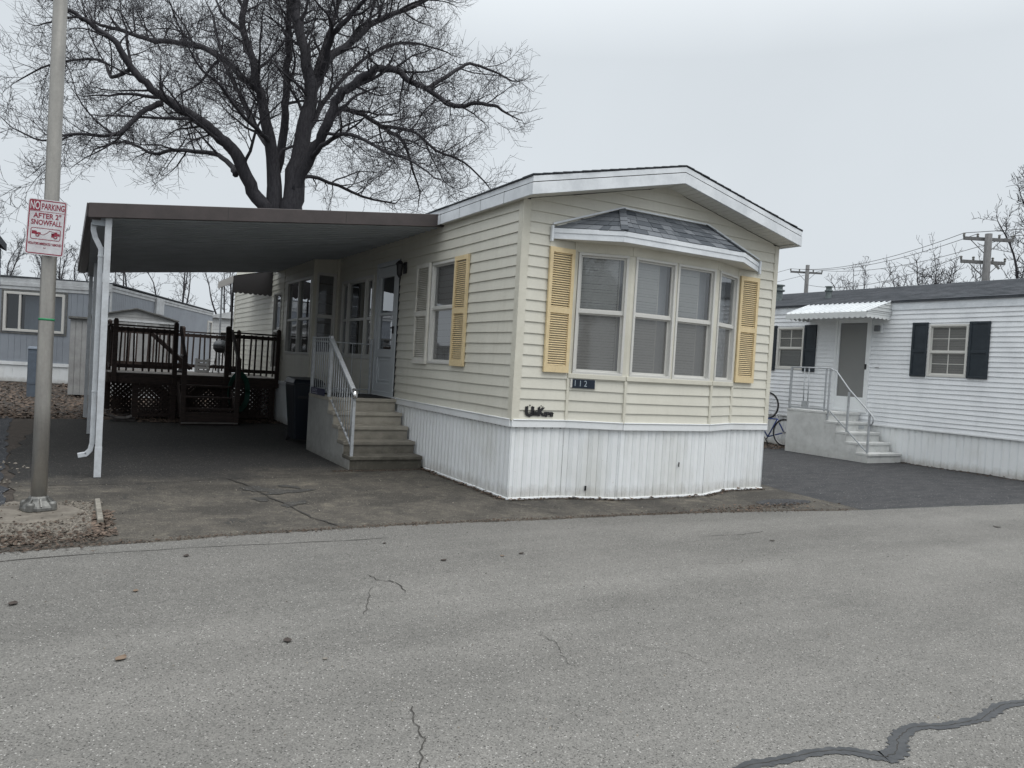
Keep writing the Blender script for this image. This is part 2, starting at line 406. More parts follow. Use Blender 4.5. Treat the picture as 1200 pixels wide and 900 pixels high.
# ------------------------------------------------------------------ wall pieces
def siding(mb, f, L, z0, z1, course=.1325, opens=(), u0=0., proud=.016, step=.45, sag=.004, top=None, zbase=None):
    """lapped siding with real overlapping courses, cut round the openings"""
    zb = z0 if zbase is None else zbase
    zs = {round(z0, 4), round(z1, 4)}
    k = math.floor((z0 - zb) / course)
    while zb + k * course < z1:
        if zb + k * course > z0: zs.add(round(zb + k * course, 4))
        k += 1
    for o in opens:
        for z in (o[2], o[3]):
            if z0 < z < z1: zs.add(round(z, 4))
    zs = sorted(zs)
    ph = rnd.random() * 9
    for a, b in zip(zs[:-1], zs[1:]):
        if b - a < .002: continue
        mid = (a + b) / 2; ci = math.floor((mid - zb) / course); c0 = zb + ci * course
        oa = proud * (1 - (a - c0) / course) + .001; ob = proud * (1 - (b - c0) / course) + .001
        iv = [(u0, L)]
        for o in opens:
            if o[2] < mid < o[3]:
                nv = []
                for p, q in iv:
                    if o[0] > p: nv.append((p, min(q, o[0])))
                    if o[1] < q: nv.append((max(p, o[1]), q))
                iv = [x for x in nv if x[1] - x[0] > .003]
        for p, q in iv:
            pa, qa, pb, qb = p, q, p, q
            if top:
                ta, tb = top(a), top(b)
                pa, qa = max(p, ta[0]), min(q, ta[1]); pb, qb = max(p, tb[0]), min(q, tb[1])
                if qa <= pa: continue
                if qb < pb: pb = qb = (pb + qb) / 2
            n = max(1, int((qa - pa) / step))
            va = []; vb = []; vl = []
            lip = abs(a - c0) < 1e-3
            for i in range(n + 1):
                t = i / n; ua = pa + (qa - pa) * t; ub = pb + (qb - pb) * t
                s = sag * math.sin(ua * 2.1 + ci * 1.7 + ph) * (1 if lip else 0)
                va.append(f.p(ua, oa, a - .003 + s)); vb.append(f.p(ub, ob, b)); vl.append(f.p(ua, -.004, a + s * .5))
            for i in range(n):
                mb.quad(va[i], va[i + 1], vb[i + 1], vb[i])
                if lip: mb.quad(vl[i], vl[i + 1], va[i + 1], va[i])
def ribbed(mb, f, L, z0, z1, u0=0., pat=((.05, 0), (.006, -.014), (.010, 0), (.006, -.014), (.042, 0)), d0=0., zj=0.):
    """vertical ribbed metal: pat = (advance, depth) steps"""
    u = u0; pts = [(u, 0.)]
    while u < L - 1e-6:
        for du, d in pat:
            u = min(L, u + du); pts.append((u, d))
            if u >= L: break
    for (a, da), (b, db) in zip(pts[:-1], pts[1:]):
        if b - a < 1e-6: continue
        ja = zj * math.sin(a * 3.3) ; jb = zj * math.sin(b * 3.3)
        mb.quad(f.p(a, d0 + da, z0 + ja), f.p(b, d0 + db, z0 + jb), f.p(b, d0 + db, z1), f.p(a, d0 + da, z1))
def dh_window(parent, f, u0, u1, z0, z1, fm='win_white', fw=.032, zmid=None, upper='glass_hazy', lower='glass_screen', blind='blind',
              pitch=.026, mull=(), grid=None, vmull=False, label=None, slat_seed=0, fo=.03, bw=1.):
    """double-hung window: frame > meeting rail, panes, blind"""
    zm = zmid if zmid is not None else (z0 + z1) / 2
    mb = MB(); mb.ring(f, u0, u1, z0, z1, fw, -.06, fo, fw * 1.1)
    w = mb.build('window', fm, parent, bevel=.004)
    if label: w['label'] = label
    m = MB(); m.ring(f, u0 + fw, u1 - fw, zm + .012, z1 - fw, .022, -.028, -.006)
    m.ring(f, u0 + fw, u1 - fw, z0 + fw * 1.1, zm - .012, .026, -.05, -.03); m.fbox(f, u0 + fw, u1 - fw, -.03, .006, zm - .02, zm + .018)
    if grid:
        gx, gz, lowgrid = grid
        for (a, b, dd) in ((zm + .02, z1 - fw, -.022), (z0 + fw, zm - .02, -.044)):
            if dd < -.03 and not lowgrid: continue
            for i in range(1, gx): uu = u0 + (u1 - u0) * i / gx; m.fbox(f, uu - .009, uu + .009, dd, dd + .012, a, b)
            for i in range(1, gz): z = a + (b - a) * i / gz; m.fbox(f, u0 + fw, u1 - fw, dd + .001, dd + .011, z - .006, z + .006)
    m.build('sash', fm, w)
    m = MB(); m.quad(f.p(u0 + fw, -.020, zm), f.p(u1 - fw, -.020, zm), f.p(u1 - fw, -.020, z1 - fw), f.p(u0 + fw, -.020, z1 - fw))
    m.build('pane', upper, w, fix=False)
    m = MB(); m.quad(f.p(u0 + fw, -.038, z0 + fw), f.p(u1 - fw, -.038, z0 + fw), f.p(u1 - fw, -.038, zm), f.p(u0 + fw, -.038, zm))
    m.build('pane', lower, w, fix=False)
    if blind:
        m = MB(); z = z0 + .05; r2 = random.Random(slat_seed + 5); i = 0
        while z < z1 - .03:
            j = r2.uniform(-.0015, .0015)
            ub = u0 + (u1 - u0) * bw - .02; m.quad(f.p(u0 + .02, -.108, z + j), f.p(ub, -.108, z + j), f.p(ub, -.090, z + pitch * .88 + j), f.p(u0 + .02, -.090, z + pitch * .88 + j))
            z += pitch; i += 1
        m.build('blind', blind, w, fix=False)
        if bw < 1: MB().fbox(f, ub + .012, ub + .03, -.13, -.115, z0, z1).build('inner_stile', fm, w); MB().quad(f.p(ub + .035, -.16, z0), f.p(u1, -.16, z0), f.p(u1, -.16, z1), f.p(ub + .035, -.16, z1)).build('curtain', 'curtain', w, fix=False)
    return w
def shutter(parent, f, u0, u1, z0, z1, m, label=None, pitch=.028, arched=False):
    mb = MB(); w = .045; zm = z0 + (z1 - z0) * .5
    mb.fbox(f, u0, u0 + w, .018, .052, z0, z1); mb.fbox(f, u1 - w, u1, .018, .052, z0, z1)
    mb.fbox(f, u0 + w, u1 - w, .018, .052, z0, z0 + .085); mb.fbox(f, u0 + w, u1 - w, .018, .052, zm - .035, zm + .035)
    mb.fbox(f, u0 + w, u1 - w, .018, .052, z1 - .06, z1)
    for a, b in ((z0 + .085, zm - .035), (zm + .035, z1 - .06)):
        z = a + .004
        while z < b - .012:
            mb.hexa([f.p(u0 + w, .047, z), f.p(u1 - w, .047, z), f.p(u1 - w, .040, z - .001), f.p(u0 + w, .040, z - .001)],
                    [f.p(u0 + w, .030, z + .016), f.p(u1 - w, .030, z + .016), f.p(u1 - w, .024, z + .014), f.p(u0 + w, .024, z + .014)])
            z += pitch
    o = mb.build('shutter', m, parent)
    if label: o['label'] = label
    return o
def precast_steps(name, X0, X1, ys, zs, yb, ms, mside, label, group):
    """concrete steps going down towards -Y; ys/zs nosing lines"""
    t = thing(name, label, 'steps', ((X0 + X1) / 2, (ys[0] + yb) / 2, 0), group)
    m = MB()
    for i, (y, z) in enumerate(zip(ys, zs)):
        z0 = zs[i - 1] - .001 if i else 0
        m.box(X0, X1, y, yb, z - .055, z) if i == len(ys) - 1 else m.box(X0, X1, y, ys[i + 1] + .05, z - .055, z)
    m.build('tread', ms, t, bevel=.008)
    m = MB()
    for i, (y, z) in enumerate(zip(ys, zs)):
        ye = yb - .02 if i == len(ys) - 1 else ys[i + 1] + .03
        m.box(X0 + .012, X1 - .012, y + .025, ye, 0, z - .056)
    m.build('riser_block', mside if False else ms, t)
    m = MB()
    m.box(X0 + .004, X0 + .0115, ys[0] + .32, yb - .01, 0, zs[-1] - .057)
    m.v = []; m.f = []
    for i, (y, z) in enumerate(zip(ys, zs)):
        ye = yb - .01 if i == len(ys) - 1 else ys[i + 1] + .028
        m.box(X0 + .003, X0 + .0115, y + .03, ye, 0, z - .058)
    m.build('side_panel', mside, t)
    return t
LIMBS = {
 'trunk': [(1.71, 18.73, -0.08, 0.683), (1.52, 18.95, 4.07, 0.623), (1.39, 19.08, 6.08, 0.594), (1.38, 19.1, 6.43, 0.564)],
 'A': [(1.22, 19.15, 5.6, 0.38), (1.14, 19.15, 6.5, 0.33), (0.95, 19.03, 8.3, 0.24), (0.34, 19.0, 10.35, 0.173), (0.17, 18.89, 11.04, 0.143), (-0.29, 18.84, 12.43, 0.113), (-0.28, 18.63, 13.11, 0.098), (-0.52, 18.35, 14.85, 0.083), (-0.42, 18.12, 16.94, 0.055)],
 'B': [(1.21, 19.59, 7.97, 0.18), (1.48, 19.95, 10.07, 0.152), (1.55, 20.3, 11.55, 0.139), (1.61, 20.65, 13.07, 0.125), (1.62, 21.04, 14.61, 0.11), (1.42, 21.68, 16.69, 0.096), (1.19, 22.34, 19.16, 0.049)],
 'C': [(1.58, 18.94, 5.6, 0.48), (1.66, 18.94, 6.66, 0.43), (1.82, 19.0, 8.4, 0.335), (2.1, 19.03, 10.5, 0.254), (2.0, 19.24, 11.76, 0.21), (1.79, 19.63, 13.03, 0.182), (1.61, 19.99, 14.2, 0.168), (1.74, 20.32, 16.19, 0.139), (1.53, 20.85, 18.52, 0.093), (1.68, 21.06, 20.85, 0.047)],
 'D': [(1.66, 18.80, 7.2, 0.25), (2.1, 18.29, 8.49, 0.205), (2.36, 17.69, 9.13, 0.187), (2.54, 17.38, 10.11, 0.171), (2.85, 16.86, 10.49, 0.155), (3.33, 16.26, 10.89, 0.139), (3.82, 15.63, 10.96, 0.124), (4.21, 15.16, 10.55, 0.109), (4.63, 14.56, 10.18, 0.094), (5.3, 13.82, 9.59, 0.08), (5.78, 13.31, 9.64, 0.066), (6.26, 12.79, 9.51, 0.052)],
 'E': [(2.08, 19.04, 10.41, 0.179), (2.39, 19.34, 11.1, 0.182), (2.88, 19.79, 12.37, 0.171), (3.76, 20.0, 13.25, 0.143), (4.5, 20.17, 14.15, 0.129), (5.47, 20.33, 14.93, 0.099), (6.62, 20.38, 15.71, 0.084), (7.82, 20.3, 16.81, 0.051)],
 'F': [(2.56, 19.26, 11.63, 0.137), (2.58, 18.92, 12.22, 0.135), (2.6, 18.34, 12.64, 0.118), (2.96, 17.46, 13.14, 0.086), (3.16, 16.88, 13.43, 0.071), (3.39, 16.08, 14.28, 0.055), (3.56, 15.56, 15.45, 0.041)],
 'G': [(1.22, 19.07, 6.05, 0.296), (0.8, 19.1, 6.55, 0.264), (0.25, 19.08, 7.24, 0.246), (-0.31, 18.97, 8.18, 0.228), (-0.78, 19.02, 8.58, 0.212), (-1.37, 19.03, 8.99, 0.196), (-2.28, 19.1, 9.41, 0.165), (-2.91, 19.13, 9.74, 0.136), (-3.47, 19.12, 10.24, 0.121), (-3.9, 19.04, 10.85, 0.106), (-4.54, 19.07, 11.26, 0.091), (-5.23, 19.13, 11.58, 0.064), (-5.9, 19.18, 11.88, 0.038)],
 'H': [(-2.55, 19.14, 9.36, 0.11), (-3.16, 18.9, 8.87, 0.087), (-3.66, 18.71, 8.13, 0.079), (-4.16, 18.64, 7.88, 0.059), (-5.03, 18.68, 7.76, 0.045), (-5.71, 18.6, 7.41, 0.031), (-6.47, 18.81, 7.67, 0.019)],
 'I': [(0.33, 19.01, 10.43, 0.13), (0.14, 19.71, 10.85, 0.133), (-0.65, 21.35, 12.07, 0.122), (-1.41, 22.62, 12.72, 0.11), (-2.55, 24.21, 13.12, 0.097), (-3.61, 25.65, 13.7, 0.083), (-4.33, 26.53, 14.02, 0.067), (-5.17, 27.49, 14.47, 0.051), (-6.36, 28.63, 14.28, 0.034)],
 'J': [(-0.19, 19.34, 7.53, 0.116), (-0.23, 20.07, 8.02, 0.104), (-0.71, 21.41, 8.6, 0.092), (-1.69, 23.02, 8.91, 0.079), (-2.38, 24.11, 8.86, 0.065), (-3.38, 25.51, 9.43, 0.05), (-4.37, 26.89, 9.24, 0.034)],
 'K': [(2.43, 17.66, 9.39, 0.101), (2.96, 18.07, 10.1, 0.103), (3.88, 18.46, 10.2, 0.091), (4.67, 18.69, 10.03, 0.085), (5.34, 18.76, 9.81, 0.079), (5.77, 18.84, 9.32, 0.064), (6.04, 18.9, 8.71, 0.048), (6.37, 18.92, 7.97, 0.032)],
 'K2': [(4.67, 18.69, 10.03, 0.078), (5.5, 17.74, 9.79, 0.061), (6.08, 16.93, 9.05, 0.053), (6.78, 16.05, 8.58, 0.037), (7.34, 15.36, 7.81, 0.029)],
 'L': [(2.1, 18.28, 8.31, 0.102), (2.22, 17.06, 8.56, 0.084), (2.59, 15.7, 8.61, 0.067), (3.16, 14.19, 7.88, 0.052), (3.62, 13.22, 7.49, 0.038), (3.98, 12.3, 6.93, 0.024)],
 'M': [(1.75, 19.15, 7.54, 0.09), (2.56, 20.08, 8.1, 0.078), (4.11, 20.81, 8.02, 0.066), (5.06, 21.18, 7.91, 0.051), (6.23, 21.43, 7.93, 0.035)],
 'O': [(0.81, 19.03, 8.81, 0.102), (0.42, 18.34, 8.8, 0.085), (-0.51, 17.26, 9.07, 0.067), (-1.22, 16.53, 9.51, 0.051), (-1.82, 15.96, 9.66, 0.037), (-2.34, 15.58, 10.25, 0.024)],
 'P': [(2.1, 19.16, 11.07, 0.105), (2.81, 20.3, 12.86, 0.095), (3.45, 21.37, 14.55, 0.082), (3.92, 22.29, 16.11, 0.068), (4.23, 23.1, 18.25, 0.044)],
 'Q': [(0.97, 19.16, 8.43, 0.118), (0.85, 21.82, 9.94, 0.112), (0.71, 24.02, 11.46, 0.085), (0.17, 26.0, 13.66, 0.071), (-0.13, 27.4, 15.85, 0.055)],
 'S': [(1.95, 19.07, 8.9, 0.12), (2.72, 20.75, 10.38, 0.112), (3.95, 21.95, 12.46, 0.084), (5.58, 22.67, 14.3, 0.071), (7.16, 22.94, 15.16, 0.055), (8.76, 22.94, 15.22, 0.037)],
 'T': [(4.63, 14.56, 10.18, 0.081), (5.48, 14.56, 10.89, 0.068), (6.11, 14.66, 11.36, 0.056), (6.91, 14.67, 11.36, 0.042), (7.73, 14.65, 11.19, 0.029)],
 'U': [(-3.47, 19.12, 10.24, 0.08), (-4.0, 20.23, 10.18, 0.062), (-4.31, 21.12, 10.94, 0.05), (-5.76, 22.65, 10.92, 0.036), (-6.79, 23.93, 10.48, 0.022)],
}
# =================================================================== MAIN HOME
W = 4.34
home = thing('mobile_home', 'cream vinyl mobile home with bay window, yellow shutters and white ribbed skirting in the centre', 'mobile home', (W / 2, 8, 0))
HS, HW = .955, 3.60        # bottom of siding, top of side walls
ROOFTOP = lambda z: ((z - 3.585) / .49 * W / 2, W - (z - 3.585) / .49 * W / 2)
f_side = F(0, 0, 0, 1, -1, 0)              # near part of the long side wall, u = Y
op_side = [(1.76, 2.56, 1.57, 3.04), (3.88, 4.94, .955, 3.24), (5.13, 7.02, 1.57, 3.08)]
mb = MB(); siding(mb, f_side, 7.32, HS, 3.64, opens=op_side)
mb.build('side_siding', 'vinyl', home, fix=False)
TX, TY0, TY1 = -.5, 7.32, 16.25            # the room that steps out of the side
mb = MB(); f_tf = F(TX, TY0, 1, 0, 0, -1); siding(mb, f_tf, .5, HS, 3.64, opens=[(.05, .45, 1.60, 3.25)])
f_tl = F(TX, 0, 0, 1, -1, 0)
siding(mb, f_tl, TY1, HS, 3.64, u0=TY0, opens=[(7.42, 9.45, 1.58, 3.18), (10.05, 10.82, 1.2, 3.0)])
mb.build('tip_out_siding', 'vinyl', home, fix=False)
# front wall sections round the shallow bay
BAY = [(0, 0), (.76, 0), (1.44, -.28), (2.90, -.28), (3.58, 0), (W, 0)]
SEC = []
for (a, b) in zip(BAY[:-1], BAY[1:]):
    dx, dy = b[0] - a[0], b[1] - a[1]; SEC.append((F(a[0], a[1], dx, dy, dy, -dx), math.hypot(dx, dy)))
bay_op = {1: [(.05, .69, 1.55, 3.05)], 2: [(.045, .715, 1.55, 3.05), (.745, 1.415, 1.55, 3.05)], 3: [(.05, .69, 1.55, 3.05)]}
mb = MB()
for i, (f, L) in enumerate(SEC):
    siding(mb, f, L, HS, 1.50 if i in (1, 2, 3) else 3.585, zbase=HS)
mb.build('front_siding', 'vinyl', home, fix=False)
mb = MB(); siding(mb, F(0, 0, 1, 0, 0, -1), W, 3.20, 4.10, zbase=HS, top=lambda z: ROOFTOP(max(z, 3.585)) if z > 3.585 else (0, W), sag=.003)
# keep the lower corners free where the plain sections already run
mb.build('gable_siding', 'vinyl', home, fix=False)
# flat head panel and mullion posts of the bay
mb = MB()
for i in (1, 2, 3):
    f, L = SEC[i]
    mb.fbox(f, 0, L, -.05, .012, 3.052, 3.24)
    mb.fbox(f, -.004, .046, -.05, .014, 1.50, 3.05); mb.fbox(f, L - .046, L + .004, -.05, .014, 1.50, 3.05)
    mb.fbox(f, 0, L, -.05, .035, 1.495, 1.553)
f, L = SEC[2]; mb.fbox(f, .716, .744, -.05, .02, 1.553, 3.05)
mb.build('bay_frame', 'vinyl_trim', home, bevel=.004)
# corner posts and battens
mb = MB()
mb.box(-.022, .085, -.022, .0, HS, 3.585); mb.box(-.022, 0, .0005, .085, HS, 3.60)
mb.box(W - .06, W + .022, -.022, 0, HS, 3.585); mb.box(W, W + .022, .0005, .085, HS, 3.60)
mb.build('corner_trim', 'vinyl_trim', home, bevel=.006, each=True)
mb = MB()
for i in (1, 2, 3, 4):
    x, y = BAY[i]; mb.box(x - .02, x + .02, y - .028, y + .01, HS, 1.495 if i in (1, 4) else 1.494)
mb.box(.745, .775, -.026, .0, 1.5, 3.24); mb.box(3.565, 3.595, -.026, 0, 1.5, 3.24)
mb.build('batten', 'vinyl_trim', home, bevel=.004, each=True)
mb = MB()
mb.box(TX - .02, TX + .06, TY0 - .02, TY0, HS, 3.6); mb.box(TX - .02, TX, TY0 + .001, TY0 + .07, HS, 3.6)
mb.box(TX - .022, TX, 9.80, 9.90, HS, 3.6); mb.box(TX - .022, TX, TY1 - .16, TY1 + .02, HS, 3.6); mb.box(-.05, 0, TY0 - .07, TY0 - .001, HS, 3.6)
mb.build('corner_trim', 'vinyl_trim', home, bevel=.005, each=True)
# bay windows
w1 = dh_window(home, SEC[1][0], *bay_op[1][0], zmid=2.33, slat_seed=1, pitch=.034, bw=.88)
for k, o in enumerate(bay_op[2]): dh_window(home, SEC[2][0], *o, zmid=2.33, slat_seed=2 + k, pitch=.034, bw=.74)
dh_window(home, SEC[3][0], *bay_op[3][0], zmid=2.33, slat_seed=5, pitch=.034, bw=.55)
# side windows
dh_window(home, f_side, *op_side[0], zmid=2.38, upper='glass_screen', lower='glass_screen', blind='curtain', pitch=.09)
f_rev = f_side
u0, u1, z0, z1 = op_side[2]
pw = MB().ring(f_rev, u0, u1, z0, z1, .06, -.06, .03)
for uu in (u0 + .42, u1 - .42): pw.fbox(f_rev, uu - .03, uu + .03, -.05, .028, z0 + .06, z1 - .06)
pw = pw.build('window', 'win_white', home, bevel=.004)
m = MB()
for a, b in ((u0 + .06, u0 + .39), (u0 + .45, u1 - .45), (u1 - .39, u1 - .06)):
    m.ring(f_rev, a, b, z0 + .06, z1 - .06, .028, -.03, 0); m.fbox(f_rev, a, b, -.028, .004, 2.28, 2.33)
m.build('sash', 'win_white', pw)
m = MB(); m.quad(f_rev.p(u0, -.02, z0), f_rev.p(u1, -.02, z0), f_rev.p(u1, -.02, z1), f_rev.p(u0, -.02, z1)); m.build('pane', 'glass_dark', pw, fix=False)
# tip-out windows
dh_window(home, f_tf, .05, .45, 1.60, 3.25, zmid=2.38, upper='glass_screen', lower='glass_screen', blind='curtain', pitch=.2)
w = MB().ring(f_tl, 7.42, 9.45, 1.58, 3.18, .05, -.06, .03); w.fbox(f_tl, 8.40, 8.47, -.05, .028, 1.63, 3.13); w.fbox(f_tl, 7.47, 9.40, -.02, .01, 2.30, 2.35)
w = w.build('window', 'win_white', home, bevel=.004)
MB().quad(f_tl.p(7.42, -.02, 2.33), f_tl.p(9.45, -.02, 2.33), f_tl.p(9.45, -.02, 3.18), f_tl.p(7.42, -.02, 3.18)).build('pane', 'glass_dark', w, fix=False)
MB().quad(f_tl.p(7.42, -.03, 1.58), f_tl.p(9.45, -.03, 1.58), f_tl.p(9.45, -.03, 2.33), f_tl.p(7.42, -.03, 2.33)).build('pane', 'glass_screen', w, fix=False)
dh_window(home, f_tl, 10.05, 10.82, 1.2, 3.0, zmid=2.1, upper='glass_dark', lower='glass_dark', blind=None)
# interior lining, dark behind the glass
m = MB()
m.box(.42, W - .3, .42, 6.9, .9, 3.5); m.box(.0, W - .3, 7.8, 16, .9, 3.5)
m.build('interior', 'dark', home)
m = MB(); m.box(.02, W - .02, .02, TY1, .86, .90); m.build('floor_deck', 'dark', home)
# other outer walls (behind and right)
mb = MB(); siding(mb, F(W, 0, 0, 1, 1, 0), TY1, HS, 3.64); siding(mb, F(TX, TY1, 1, 0, 0, 1), W - TX, HS, 4.0)
mb.build('rear_siding', 'vinyl', home, fix=False)
# shutters
shutter(home, SEC[0][0], .375, .735, 1.555, 3.07, 'yellow', 'yellow shutter left of the bay window')
shutter(home, SEC[4][0], .02, .39, 1.555, 3.07, 'yellow', 'yellow shutter right of the bay window')
shutter(home, f_side, 1.33, 1.74, 1.555, 3.06, 'yellow', 'yellow shutter on the side wall nearest the corner')
shutter(home, f_side, 2.60, 3.10, 1.555, 3.06, 'shutter_white', 'white shutter on the side wall beside the lantern')
# skirting follows the bay
mb = MB()
for i, (f, L) in enumerate(SEC):
    ribbed(mb, f, L, .015, .88, d0=-.012, zj=.006, pat=((.058, 0), (.008, -.012), (.010, 0), (.008, -.012), (.030, 0), (.006, -.006), (.006, 0)))
ribbed(mb, f_side, 7.4, .015, .88, d0=-.012, pat=((.045, 0), (.012, -.026), (.012, 0), (.010, -.02), (.035, 0)))
ribbed(mb, F(W, 0, 0, 1, 1, 0), TY1, .015, .88, d0=-.012)
ribbed(mb, f_tl, TY1, .015, .88, u0=TY0); ribbed(mb, f_tf, .5, .015, .88)
mb.build('skirting', 'skirt', home, fix=False)
mb = MB()
for i, (f, L) in enumerate(SEC):
    mb.fbox(f, -.012 if i == 0 else 0, L + (.012 if i == 4 else 0), -.03, .030, .875, .958); mb.fbox(f, 0, L, -.03, .040, .9585, .973)
    mb.fbox(f, 0, L, -.03, .018 + .006 * (i % 2), 0, .024)
for ff, a, b in ((f_side, .012, 3.86), (F(W, 0, 0, 1, 1, 0), .012, TY1)):
    mb.fbox(ff, a, b, -.03, .030, .875, .958); mb.fbox(ff, a, b, -.03, .040, .9585, .973); mb.fbox(ff, a, min(b, 2.5), -.03, .015, 0, .024)
mb.fbox(f_side, 5.0, 7.3, -.03, .03, .875, .958); mb.fbox(f_tl, TY0, TY1, -.03, .03, .875, .958); mb.fbox(f_tf, -.03, .5, -.03, .031, .8755, .9575)
mb.build('skirting_trim', 'white_metal', home, bevel=.005)
# little rust holes / vents in the skirting
mb = MB(); f, L = SEC[1]; mb.fbox(f, .30, .325, -.004, .004, .10, .16); f, L = SEC[2]; mb.fbox(f, .98, .992, -.004, .004, .40, .46)
mb.build('skirting_hole', 'black', home, each=True)
# roof
apx, ap, ev = W / 2, 4.075, 3.585
def gable(y0, y1, dz0, dz1, ex, name, m, slope=.49):
    """two sloping slabs between soffit-height offsets dz0..dz1"""
    mb = MB()
    for s in (-1, 1):
        xe = apx + s * (apx + ex); ze = ev - slope / apx * ex
        mb.hexa([(xe, y0, ze + dz0), (apx, y0, ap + dz0), (apx, y1, ap + dz0), (xe, y1, ze + dz0)],
                [(xe, y0, ze + dz1), (apx, y0, ap + dz1), (apx, y1, ap + dz1), (xe, y1, ze + dz1)])
    return mb
roof = gable(-.335, TY1 + .1, .212, .232, .10, '', '').build('roof', 'shingle_dark', home)
# ragged shingle courses along the gable edge
mb = MB()
for s in (-1, 1):
    n = 17
    for i in range(n):
        a = -.11 + (apx + .11) * i / n; b = -.11 + (apx + .11) * (i + 1) / n
        z_ = lambda q: ev + .232 + (q) / apx * .49
        xa, xb = (a, b) if s < 0 else (W - a, W - b)
        y = -.345 - rnd.random() * .012
        mb.hexa([(xa, y, z_(a) - .004), (xb, y, z_(b) - .010), (xb, -.1, z_(b) - .010), (xa, -.1, z_(a) - .004)],
                [(xa, y, z_(a) + .007), (xb, y, z_(b) + .001), (xb, -.1, z_(b) + .002), (xa, -.1, z_(a) + .007)])
    for k in range(60):
        y = -.33 + k * .28; x = -.115 - rnd.random() * .01
        if s > 0: x = W - x
        mb.box(min(x, x - s * .03), max(x, x - s * .03), y, y + .27, ev + .190, ev + .203)
mb.build('shingle_edge', 'shingle_dark', roof)
gable(-.342, TY1, .146, .209, .10, '', '').build('drip_band', 'fascia', roof)
gable(-.336, TY1, .136, .146, .095, '', '').build('drip_shadow_strip', 'dark', roof)  # dark strip stands in for the shadow line above the fascia
# rake + eave fascia boards
mb = gable(-.345, -.318, 0, .135, .105, '', '')
for x0, x1 in ((-.108, -.082), (W + .082, W + .108)):
    mb.box(x0, x1, -.317, TY1, ev - .022, ev + .112)
mb.build('fascia', 'fascia', roof, bevel=.003)
mb = MB()
for i in range(1, 9): mb.box(-.1095, -.080, i * .62 - .3, i * .62 - .296, ev - .0225, ev + .1255)
mb.build('fascia_seam', 'dark', roof, each=True)
mb = MB()                                                  # vented soffit panels under the rake
for s in (-1, 1):
    n = 22
    for i in range(n):
        a = apx * i / n; b = apx * (i + 1) / n - .008
        za = ev + .49 * a / apx; zb = ev + .49 * b / apx
        xa, xb = (a, b) if s < 0 else (W - a, W - b)
        mb.hexa([(xa, -.317, za + .006), (xb, -.317, zb + .006), (xb, -.005, zb + .006), (xa, -.005, za + .006)],
                [(xa, -.317, za + .02), (xb, -.317, zb + .02), (xb, -.005, zb + .02), (xa, -.005, za + .02)])
mb.box(-.081, .0, -.317, TY1, ev - .01, ev); mb.box(W, W + .081, -.317, TY1, ev - .01, ev)
mb.build('soffit', 'soffit', roof)
# expansion room roof
MB().hexa([(TX - .08, TY0 - .05, 3.56), (0, TY0 - .05, 3.56), (0, TY1 + .1, 3.56), (TX - .08, TY1 + .1, 3.56)],
          [(TX - .08, TY0 - .05, 3.66), (0, TY0 - .05, 3.74), (0, TY1 + .1, 3.74), (TX - .08, TY1 + .1, 3.66)]).build('tip_out_roof', 'fascia', home)
# bay roof: shingled hip over the bay
A_, B_, C_, D_ = Vector((.40, -.03, 3.295)), Vector((1.12, -.50, 3.295)), Vector((3.14, -.50, 3.295)), Vector((3.94, -.03, 3.295))
RL, RR = Vector((1.43, -.018, 3.675)), Vector((2.91, -.018, 3.675))
bay = MB()
for q in ((A_, B_, RL, RL), (B_, C_, RR, RL), (C_, D_, RR, RR)):
    bay.add([tuple(p) for p in q] if q[2] != q[3] else [tuple(p) for p in q[:3]], [(0, 1, 2, 3)] if q[2] != q[3] else [(0, 1, 2)])
bay = bay.build('bay_roof', 'shingle_dark', home, fix=False)
mb = MB(); r3 = random.Random(4)
def tabs(P, Q, S, T, rows, wmin, wmax):
    """courses of shingle tabs on the facet P-Q (eave) to T-S (top)"""
    nrm = (Q - P).cross(T - P).normalized()
    if nrm.z < 0: nrm = -nrm
    for i in range(rows):
        t0 = i / rows; t1 = min(1, (i + 1.12) / rows)
        L0, R0 = P.lerp(T, t0), Q.lerp(S, t0); L1, R1 = P.lerp(T, t1), Q.lerp(S, t1)
        ln = (R0 - L0).length; s = -r3.random() * .1
        while s < ln:
            e = s + r3.uniform(wmin, wmax); a = max(0, s) / ln; b = min(ln - .002, e - .006) / ln
            if b > a:
                lift = .008 + r3.random() * .006
                dn = r3.uniform(0, .012)
                p0 = L0.lerp(R0, a); p1 = L0.lerp(R0, b); p2 = L1.lerp(R1, b); p3 = L1.lerp(R1, a)
                dwn = (p0 - p3).normalized() * dn
                mb.hexa([tuple(p0 + dwn), tuple(p1 + dwn), tuple(p2), tuple(p3)], [tuple(p0 + dwn + nrm * lift), tuple(p1 + dwn + nrm * lift), tuple(p2 + nrm * .003), tuple(p3 + nrm * .003)])
            s = e
tabs(A_, B_, RL, RL, 5, .10, .22); tabs(B_, C_, RR, RL, 5, .10, .24); tabs(C_, D_, RR, RR, 5, .10, .22)
mb.build('shingle_tabs', 'shingle', bay)
mb = MB()
for a, b in ((RL, B_), (RR, C_)):                          # hip caps
    for i in range(5):
        p = a.lerp(b, i / 5); q = a.lerp(b, (i + 1.1) / 5); mb.bar(tuple(p + Vector((0, 0, .014))), tuple(q + Vector((0, 0, .022))), .09, .012)
mb.build('hip_cap', 'shingle', bay)
mb = MB(); mbs = MB()
for a, b in ((A_, B_), (B_, C_), (C_, D_)):
    dx, dy = b.x - a.x, b.y - a.y; ff = F(a.x, a.y, dx, dy, dy, -dx); L = math.hypot(dx, dy)
    mb.fbox(ff, -.004, L + .004, -.02, .0, 3.165, 3.235); mb.fbox(ff, -.004, L + .004, -.02, .008, 3.2355, 3.293)
